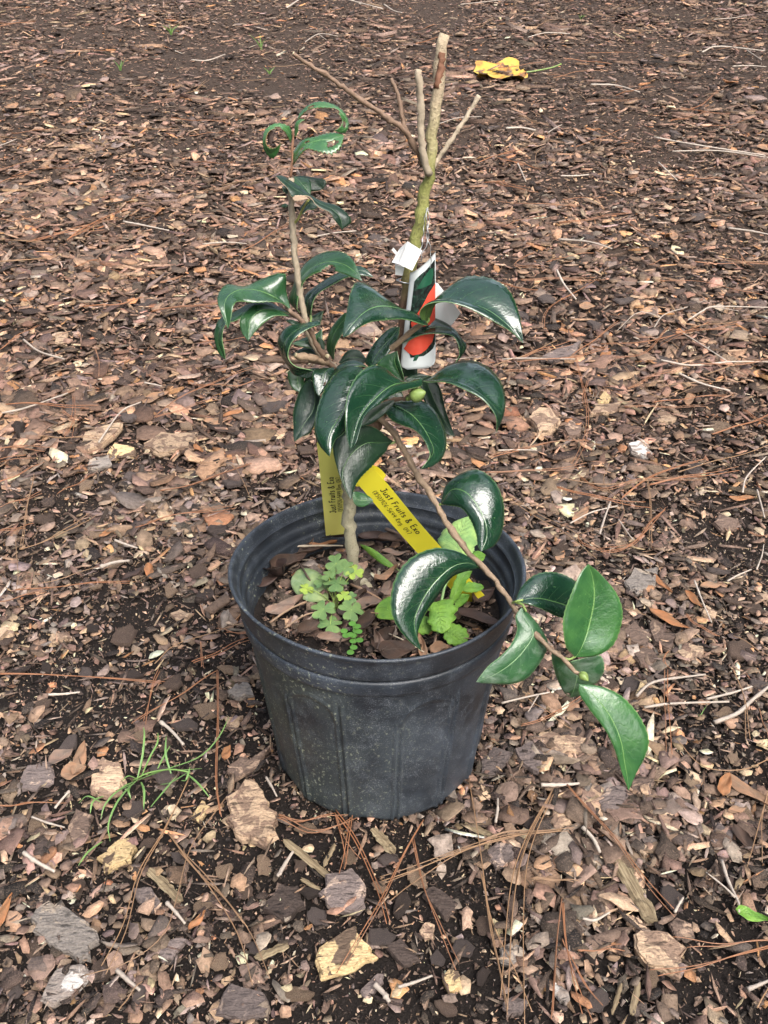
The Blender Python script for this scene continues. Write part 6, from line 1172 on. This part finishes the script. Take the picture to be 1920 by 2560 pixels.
# ---- pine needles: bundles of two or three long needles
nd = [('T', [(500, 195), (620, 370), (720, 590), (780, 785)], 0), ('T', [(945, 245), (830, 440), (690, 720), (500, 1030)], 0), ('T', [(895, 350), (950, 600), (1020, 800), (1110, 1020)], 0), ('T', [(1655, 295), (1380, 320), (1080, 420), (720, 540)], 1), ('T', [(1440, 315), (1150, 420), (900, 570), (770, 680)], 1), ('T', [(1175, 30), (1220, 330), (1280, 750), (1370, 1230)], 1),
      ('T', [(1605, 110), (1470, 400), (1410, 700), (1380, 1230)], 1), ('T', [(200, 225), (370, 300), (520, 280), (600, 240)], 0), ('T', [(205, 225), (330, 240), (490, 195)], 0), ('T', [(510, 215), (545, 350), (570, 470)], 0), ('T', [(580, 225), (560, 380), (540, 510)], 0), ('S', [(1135, 0), (1140, 250), (1130, 560), (1155, 760)], 0), ('S', [(830, 0), (790, 120), (765, 300)], 0),
      ('S', [(1130, 5), (980, 100), (840, 190), (730, 260)], 0), ('S', [(0, 25), (300, 20), (600, 45), (860, 55)], 0), ('S', [(0, 710), (120, 700), (260, 685)], 0), ('S', [(990, 560), (850, 850), (730, 1060), (650, 1320), (540, 1540)], 1), ('S', [(1180, 650), (1010, 900), (930, 1180), (860, 1360), (680, 1500), (460, 1575)], 1), ('S', [(940, 940), (1120, 1140), (1290, 1360), (1400, 1620)], 1), ('S', [(890, 850), (1000, 1000), (1180, 1190), (1300, 1340)], 1),
      ('S', [(620, 1780), (670, 1700), (740, 1620)], 1), ('U', [(1050, 0), (1050, 200), (1060, 475)], 0), ('U', [(490, 665), (700, 900), (900, 1160), (1095, 1380)], 0), ('U', [(1655, 510), (1480, 585), (1280, 560), (1120, 400)], 1), ('U', [(0, 990), (200, 940), (540, 925)], 1), ('U', [(410, 700), (260, 1000), (190, 1300), (150, 1970)], 1), ('U', [(0, 1170), (40, 1450), (90, 1700), (140, 1970)], 1),
      ('U', [(450, 1330), (420, 1600), (400, 1975)], 0), ('U', [(455, 1340), (480, 1650), (560, 1975)], 0), ('U', [(460, 1560), (560, 1770), (690, 1950)], 0), ('U', [(1655, 1595), (1400, 1680), (1180, 1740), (1005, 1785)], 0), ('U', [(1655, 1570), (1400, 1600), (1180, 1620)], 0), ('U', [(1655, 650), (1590, 880), (1520, 1130)], 1), ('U', [(1590, 240), (1630, 360), (1655, 440)], 0), ('U', [(1440, 0), (1500, 140), (1540, 400)], 1),
      ('U', [(280, 160), (400, 250), (530, 340)], 1), ('U', [(240, 315), (380, 280), (520, 190), (620, 130)], 0), ('U', [(1560, 1960), (1610, 1870), (1655, 1800)], 1), ('U', [(300, 1215), (430, 1215), (575, 1230)], 1), ('U', [(550, 1625), (680, 1615), (820, 1618)], 0), ('X', [(330, 1170), (600, 1200), (900, 1175), (1150, 1160)], 1), ('X', [(440, 1150), (580, 1230), (800, 1180), (1120, 1168)], 0),
      ('X', [(920, 1330), (800, 1480), (650, 1570), (470, 1530), (440, 1480)], 0), ('X', [(915, 1345), (830, 1430), (740, 1540), (560, 1590)], 0), ('X', [(820, 1180), (840, 1350), (835, 1560)], 1), ('X', [(610, 1090), (580, 1200), (680, 1310), (660, 1420), (450, 1480)], 1), ('X', [(60, 1270), (240, 1380), (420, 1480), (600, 1600)], 1), ('X', [(550, 60), (300, 210), (250, 300), (270, 350)], 0), ('X', [(880, 60), (1130, 75), (1440, 140)], 0),
      ('X', [(1165, 290), (1000, 360), (800, 400), (560, 420)], 0), ('X', [(1300, 340), (1050, 350), (900, 430)], 0), ('X', [(940, 330), (800, 480), (650, 500)], 0), ('X', [(50, 575), (240, 570), (480, 590)], 0), ('X', [(430, 490), (460, 620), (490, 780), (480, 940), (410, 1090)], 0), ('X', [(495, 620), (470, 720), (500, 800)], 0), ('X', [(700, 540), (770, 640), (880, 710), (1060, 660)], 1), ('X', [(700, 770), (900, 770), (1140, 768)], 0),
      ('X', [(1350, 790), (1420, 830), (1504, 870)], 0), ('X', [(1370, 1480), (1440, 1495), (1504, 1505)], 0), ('X', [(1030, 1940), (1110, 2010), (1200, 2050)], 0), ('X', [(700, 1890), (800, 1920), (820, 1922)], 1), ('X', [(930, 2130), (900, 2180), (910, 2212)], 0), ('X', [(1280, 2050), (1400, 2120), (1504, 2190)], 1),
      ('V', [(875, 825), (1050, 700), (1250, 620), (1416, 560)], 0), ('V', [(870, 830), (1050, 770), (1210, 725)], 0), ('V', [(1416, 625), (1300, 650), (1100, 645)], 0), ('V', [(0, 460), (120, 370), (235, 310)], 0), ('V', [(760, 1450), (1000, 1380), (1300, 1330)], 0), ('V', [(830, 1415), (1050, 1365), (1250, 1335)], 0), ('V', [(330, 1260), (440, 1200), (530, 1150)], 0), ('V', [(0, 1205), (120, 1150), (240, 1095)], 0), ('V', [(1050, 1080), (1200, 1080), (1416, 1040)], 1),
      ('V', [(1190, 1120), (1290, 1080), (1350, 1160), (1410, 1290)], 1), ('V', [(130, 1560), (300, 1510), (430, 1440), (560, 1370)], 1), ('V', [(0, 1340), (120, 1300), (260, 1260)], 0), ('V', [(0, 1470), (100, 1450), (200, 1430)], 0), ('V', [(120, 1790), (300, 1740), (480, 1690), (560, 1660)], 1), ('V', [(110, 1805), (400, 1770), (730, 1745)], 0), ('V', [(0, 1865), (150, 1830), (280, 1800)], 0), ('V', [(205, 1150), (165, 1350), (130, 1560)], 1), ('V', [(100, 1500), (115, 1700), (105, 1810)], 1),
      ('V', [(880, 2200), (1000, 2100), (1240, 2010), (1416, 1970)], 1), ('V', [(1416, 2030), (1350, 2035), (1260, 2035)], 0), ('V', [(1080, 2205), (1250, 2130), (1416, 2060)], 0), ('V', [(1120, 2080), (1125, 2212)], 0), ('V', [(360, 795), (420, 850), (370, 930)], 0), ('V', [(420, 700), (420, 800), (375, 930)], 0), ('V', [(620, 0), (700, 30), (790, 60)], 0), ('V', [(1110, 415), (1240, 400), (1400, 385)], 0), ('V', [(960, 160), (1060, 120), (1200, 90)], 1), ('V', [(540, 450), (560, 520), (555, 600)], 0),
      ('K', [(0, 770), (120, 740), (240, 720)], 0), ('K', [(60, 800), (200, 770), (350, 765)], 0), ('K', [(0, 830), (100, 800), (160, 780)], 0), ('K', [(300, 1080), (420, 1000), (560, 950)], 0), ('K', [(140, 1090), (260, 1050), (400, 1010)], 0), ('K', [(310, 1075), (430, 1010), (520, 980)], 0), ('K', [(1050, 1125), (1150, 1070), (1260, 1000)], 0), ('K', [(0, 140), (80, 128), (160, 120)], 0), ('K', [(960, 840), (1080, 820), (1200, 790)], 1), ('K', [(0, 990), (60, 1000), (140, 990)], 0), ('K', [(1040, 385), (1120, 375), (1200, 372)], 1),
      ('K', [(1180, 320), (1300, 310), (1340, 312)], 1), ('K', [(330, 1200), (400, 1170), (470, 1190)], 0), ('K', [(140, 1000), (60, 960), (0, 950)], 0), ('K', [(1250, 60), (1380, 70), (1470, 72)], 1), ('L', [(410, 740), (500, 710), (630, 675)], 0), ('L', [(430, 735), (520, 700), (600, 690)], 0), ('L', [(650, 745), (655, 700), (690, 670)], 1), ('L', [(440, 910), (620, 925), (830, 935)], 0), ('L', [(480, 830), (600, 860), (660, 865)], 0), ('L', [(770, 905), (850, 900), (950, 898)], 0), ('L', [(1260, 820), (1340, 812), (1430, 806)], 0), ('L', [(940, 600), (1010, 635), (1090, 660)], 0),
      ('L', [(870, 260), (980, 255), (1090, 258)], 0), ('L', [(300, 318), (340, 315), (390, 313)], 0), ('L', [(1050, 165), (1120, 163), (1200, 162)], 1), ('L', [(1280, 500), (1380, 520), (1490, 528)], 0), ('L', [(520, 1020), (620, 985), (690, 980)], 0), ('L', [(640, 1140), (560, 1190), (700, 1205)], 0), ('L', [(700, 1180), (800, 1150), (900, 1140)], 0), ('L', [(1040, 1000), (1120, 1060), (1160, 1090)], 0), ('L', [(1140, 1195), (1190, 1175), (1220, 1165)], 0), ('L', [(1520, 1130), (1535, 1170), (1540, 1200)], 0), ('L', [(700, 355), (760, 360), (830, 362)], 0), ('L', [(580, 535), (640, 560), (700, 580)], 1)]
r = np.random.default_rng(21)
for k in range(110):                                            # more needles strewn over the middle and far ground
    x_, y_ = r.uniform(0, 1900), 40 + 1250 * r.uniform(0, 1) ** .8
    if 560 < x_ < 1250 and y_ > 250: continue
    L_ = r.uniform(50, 105) * (.45 + y_ / 1100); a_ = r.normal(.25, .45); dx, dy = math.cos(a_) * L_, -math.sin(a_) * L_ * .45
    b_ = r.normal(0, .12) * L_
    f_ = 'N'; nd.append((f_, [(x_ - dx, y_ - dy), (x_ + b_ * .2, y_ + b_ * .5), (x_ + dx, y_ + dy)], int(r.uniform() < .3)))
FRN = {'T': 'on the mulch in front of the pot', 'S': 'on the mulch at the lower left', 'U': 'on the mulch at the lower right', 'X': 'on the mulch right of the plant', 'V': 'on the mulch left of the plant', 'K': 'far back at the upper left', 'L': 'far back at the upper right', 'N': 'strewn behind the plant'}
for k, (fr, q, tone) in enumerate(nd):
    fr = fr if fr != 'N' else ('N'); far = fr in 'KLN'; pts = gline(fr, q, .015 if fr in 'STU' else .023); o = empty('pine_needles', tuple(np.mean(pts, 0)))
    nn = 2 if tone == 0 else int(r.integers(1, 3))
    for j in range(nn):
        p = np.array(pts) + r.normal(0, .0012, 3) * [1, 1, .3]
        if j: p[1:] = p[1:] + np.linspace(.2, 1, len(p) - 1)[:, None] * r.normal(0, .007, 3) * [1, 1, 0]
        p = cr(p, 22); p[:, 2] += r.uniform(0, .003) + .0015 * np.sin(np.linspace(0, 9, 22) + k)
        p[:, 2] = np.maximum(p[:, 2], gz(p[:, 0], p[:, 1]) + (.013 if fr in 'STU' else .020))
        v_, f_ = tube(p, np.linspace(.00062, .00042, 22) * (1.35 if far else 1), 5); mesh('needle', v_, f_, (NEEDLE, NEEDLE2)[tone], o, smooth=True)
    cx_, cy_ = px(fr, *q[len(q) // 2]); tag(o, '%s pine needles %s, %s' % (('rust orange', 'tan brown')[tone], FRN[fr].replace('on the mulch ', ''), place(cx_, cy_)), 'pine needles', '%s pine needles %s' % (('orange', 'tan')[tone], FRN[fr]))

# ---- fallen leaves on the mulch
fl = [('V', 870, 690, 130, 60, .55, 1, 'ochre oval fallen leaf at the left behind the pot'), ('V', 835, 1655, 95, 45, -.9, 3, 'small orange-tan oval leaf left of the pot'), ('V', 740, 1665, 110, 42, .6, 2, 'dark curled leaf beside the small orange-tan oval leaf'), ('V', 1320, 765, 160, 38, .5, 3, 'narrow orange-tan fallen leaf at the left of the plant'), ('V', 1210, 815, 150, 60, .15, 1, 'broad tan fallen leaf at the left of the plant'), ('V', 1105, 970, 70, 30, -.6, 3, 'small orange leaf right of the long slabs'),
      ('V', 620, 1435, 110, 34, .5, 3, 'small orange leaf left of the pot top'), ('X', 605, 450, 62, 44, .6, 3, 'bright orange oval leaf right of the plant'), ('X', 950, 1920, 190, 60, -.6, 3, 'large orange-tan fallen leaf at the right beside the lowest leaves'), ('X', 470, 1350, 150, 60, .75, 1, 'tan folded leaf right of the pot rim'), ('X', 910, 1720, 120, 30, -.9, 3, 'rust orange narrow leaf by the grey lichen chunk'), ('X', 1350, 1245, 140, 36, 0, 3, 'orange fallen leaf at the right edge'), ('X', 500, 185, 90, 60, .1, 1, 'tan round fallen leaf behind the right leaves'),
      ('X', 1060, 690, 140, 40, .9, 1, 'tan narrow leaf at the middle right'), ('X', 1180, 1730, 130, 44, .1, 1, 'tan leaf with red stem at the right'), ('X', 1080, 1810, 100, 40, -1.1, 3, 'orange leaf standing by the straight pale twig'), ('X', 350, 1570, 80, 40, .9, 1, 'small tan leaf right of the pot rim'), ('U', 1540, 690, 250, 80, -.85, 1, 'long orange-tan leaf at the lower right edge'), ('U', 1405, 650, 130, 60, .9, 3, 'shiny red-brown leaf left of the long orange-tan leaf'), ('U', 1510, 970, 150, 60, -1.0, 0, 'brown smooth leaf near the right edge'),
      ('U', 1465, 795, 100, 40, .1, 1, 'cream small leaf at the lower right'), ('S', 22, 1285, 200, 50, 1.45, 3, 'orange leaf cut by the left edge of the picture'), ('S', 1030, 1290, 100, 34, 1.0, 3, 'small dark orange leaf at the bottom left of the pot'), ('S', 420, 450, 150, 55, 1.5, 1, 'tan leaf above the layered tan chunk'), ('S', 1185, 420, 70, 40, 1.3, 3, 'ochre leaf scrap left of the pot base'), ('S', 395, 520, 110, 90, .4, 1, 'pinkish tan leaf left of the layered tan chunk'), ('S', 330, 440, 110, 80, .5, 4, 'pale grey leaf at the left above the layered chunk'),
      ('L', 1500, 375, 100, 45, .3, 3, 'orange-brown leaf far back at the right'), ('L', 90, 790, 90, 40, .2, 1, 'tan leaf behind the trunk'), ('L', 900, 578, 60, 22, 0, 3, 'small orange leaf far back at the right of centre'), ('L', 1640, 660, 50, 44, .4, 1, 'tan round leaf at the right edge far back'), ('L', 1120, 915, 50, 30, .2, 4, 'cream leaf at the middle right far back'), ('L', 1240, 1040, 100, 30, .8, 1, 'tan folded leaf at the right behind'), ('K', 780, 950, 60, 30, .1, 1, 'ochre leaf at the left far back'), ('K', 565, 890, 20, 40, 1.4, 3, 'small ochre upright leaf at the left far back'), ('K', 1290, 900, 140, 50, .2, 4, 'pale pinkish bark leaf left of the upright stem'), ('K', 60, 480, 30, 40, 1.2, 1, 'cream leaf at the left edge far back')]
for k, (fr, x, y, L, Wd, yaw, mi_, lab) in enumerate(fl):
    g = GP(*px(fr, x, y)); dist = np.linalg.norm(g - np.array([0, 0, CAMZ])); k_ = FR[fr][2] / FPX * dist; el = math.asin((CAMZ - g[2]) / dist)
    # the picture shows lengths along the view squeezed by the low angle
    st_ = math.hypot(math.cos(yaw), math.sin(yaw) / max(.3, math.sin(el))); yw = math.atan2(math.sin(yaw) / max(.3, math.sin(el)), math.cos(yaw))
    dead_leaf('fallen_leaf', g + [0, 0, .013], min(.11, L * k_ * st_), min(.05, Wd * k_ * 1.1), yw, .18, (math.atan(SL) if g[1] > 1 else 0) + r.normal(0, .06), DEADS[mi_], lab, 'fallen leaf', 'fallen leaves on the mulch', 0, k, .75)
# ---- yellow lobed leaf
def lobed():
    g = GP(*px('L', 520, 335)); yl = empty('yellow_leaf', tuple(g)); tag(yl, 'large yellow lobed autumn leaf lying far back on the mulch', 'fallen leaf')
    m = Mat('yellow_autumn_leaf', .55); n = m.noise(22, m.obj(), 4); m.col(m.ramp(n, [(.34, (.34, .14, .04)), (.44, (.52, .29, .04)), (.55, (.46, .34, .06)), (.62, (.40, .18, .04)), (.70, (.14, .07, .035))]))
    N = 60; rings = 8; V = [(0, 0, .012)]; ang = np.linspace(-math.pi, math.pi, N, endpoint=False)
    rad = .064 + .044 * np.abs(np.cos(ang * 2.5)) ** 1.5 + .014 * np.abs(np.cos(ang * 9)) + np.random.default_rng(4).normal(0, .004, N); rad *= 1 - .45 * np.exp(-(ang / .35) ** 2)
    for j in range(1, rings + 1):
        for a_, R_ in zip(ang, rad):
            s = j / rings; x, y = math.cos(a_) * R_ * s * 1.05, math.sin(a_) * R_ * s
            V.append((x, y, .012 + .038 * s * s * (max(0, math.sin(a_)) ** 2) + .012 * s ** 2 * math.cos(a_ * 5) + .006 * math.sin(a_ * 3 + 1) * s))
    F = [(0, 1 + k, 1 + (k + 1) % N) for k in range(N)]
    for j in range(rings - 1):
        for k in range(N): F.append((1 + j * N + k, 1 + j * N + (k + 1) % N, 1 + (j + 1) * N + (k + 1) % N, 1 + (j + 1) * N + k))
    mesh('blade', np.array(V) + np.array(yl.location), F, m.m, yl, smooth=True)
    st = [np.array(yl.location) + q for q in ((.02, 0, .012), (.09, .005, .018), (.17, .03, .028), (.205, .035, .04))]
    v_, f_ = tube(cr(st, 14), .0028, 6); mesh('stalk', v_, f_, BUD, yl, smooth=True)
lobed()
# ---- grass weed and small greens on the mulch
gw = empty('grass_weed', tuple(GP(*px('S', 720, 560)))); tag(gw, 'sprawling light green grass weed on the mulch left of the pot', 'grass')
def blade(parent, fr, pts, w0, mat=GRASS, name='blade'):
    p = cr([GP(*px(fr, x, y)) + np.array([0, 0, .012 + h]) for x, y, h in pts], 16); T = nrm(np.gradient(p, axis=0)); s = nrm(np.cross(T, [0, .3, 1])); n_ = np.cross(s, T)
    w_ = w0 * np.sin(np.pi * np.clip(np.linspace(.12, 1, 16), 0, .985)) ** .6; V = []
    for i in range(16): V += [p[i] - s[i] * w_[i] + n_[i] * w_[i] * .35, p[i] - n_[i] * .0002, p[i] + s[i] * w_[i] + n_[i] * w_[i] * .35]
    F = [(3 * i + k, 3 * i + k + 1, 3 * i + k + 4, 3 * i + k + 3) for i in range(15) for k in (0, 1)]
    return mesh(name, V, F, mat, parent, smooth=True)
for q in ([(720, 560, 0), (755, 480, .012), (770, 400, .02), (765, 350, .02)], [(740, 545, 0), (800, 480, .014), (835, 430, .018), (840, 380, .02)], [(830, 520, .006), (870, 470, .012), (900, 435, .016)], [(720, 560, 0), (880, 545, .012), (1050, 510, .020), (1150, 430, .026), (1205, 335, .03)], [(730, 560, 0), (850, 545, .01), (960, 550, .012), (1060, 540, .012)],
          [(720, 560, 0), (670, 650, .010), (620, 740, .014), (580, 830, .010), (585, 890, .004)], [(700, 580, 0), (620, 650, .008), (560, 720, .008), (535, 770, .002)], [(980, 560, .01), (1040, 620, .012), (1098, 668, .004)], [(740, 570, 0), (760, 640, .006), (755, 720, .002)], [(690, 600, .004), (680, 640, .006), (690, 665, .002)], [(720, 555, 0), (680, 560, .006), (645, 578, .004)],
          [(600, 640, .002), (660, 620, .008), (710, 580, .004)], [(840, 590, .002), (900, 600, .008), (990, 560, .012)], [(790, 700, 0), (860, 650, .008), (930, 580, .012)], [(560, 640, 0), (500, 690, .006), (480, 740, .002)], [(420, 680, 0), (470, 665, .006), (540, 690, .004)], [(900, 560, .01), (880, 500, .02), (885, 420, .026)], [(950, 590, .008), (980, 600, .012), (1000, 540, .014)], [(540, 880, 0), (470, 950, .004), (420, 1010, .002)]):
    blade(gw, 'S', q, .0012)
for q in ([(700, 560, 0), (780, 550, .008), (900, 545, .012), (1000, 560, .012)],): 
    v_, f_ = tube(cr([GP(*px('S', x, y)) + np.array([0, 0, .012 + h]) for x, y, h in q], 12), .0009, 6); mesh('stem', v_, f_, GRASS, gw, smooth=True)
for fr, x, y, n, hgt, lab in (('K', 740, 160, 6, .045, 'small green grass tuft far back at the top left'), ('K', 1130, 225, 3, .06, 'two-bladed green sprout far back left of the bare branch tip'), ('K', 522, 315, 5, .04, 'faint green tuft far back at the left'), ('L', 850, 95, 5, .03, 'small green tuft at the top right'), ('K', 1165, 330, 4, .03, 'faint green sprout far back above the curled shoot'), ('U', 1260, 240, 2, .02, 'thin green grass blade on the mulch right of the lowest leaf')):
    g = GP(*px(fr, x, y)); o = empty('grass_tuft', tuple(g)); tag(o, lab, 'grass', 'small green tufts in the mulch')
    for k in range(n):
        a_ = r.uniform(0, 6.28); d_ = np.array([math.cos(a_), math.sin(a_) * .5, 0]); p = cr([g + [0, 0, .008], g + d_ * hgt * .25 + [0, 0, hgt * .6], g + d_ * hgt * .8 + [0, 0, hgt * (.8 + .3 * r.uniform())]], 8)
        T = nrm(np.gradient(p, axis=0)); s = nrm(np.cross(T, [.2, 1, .1])); w_ = (.003 if fr != 'U' else .0008) * np.linspace(1, .1, 8)[:, None]
        V = np.stack([p - s * w_, p + s * w_], 1).reshape(-1, 3); mesh('blade', V, [(2 * i, 2 * i + 1, 2 * i + 3, 2 * i + 2) for i in range(7)], GRASS, o, smooth=True)
o = dead_leaf('green_leaf', GP(*px('U', 1550, 1415)) + [0, 0, .014], .030, .012, -.35, .4, .1, MINT, 'small fresh green leaf on the mulch at the lower right edge', 'leaf', None, 0, 3)
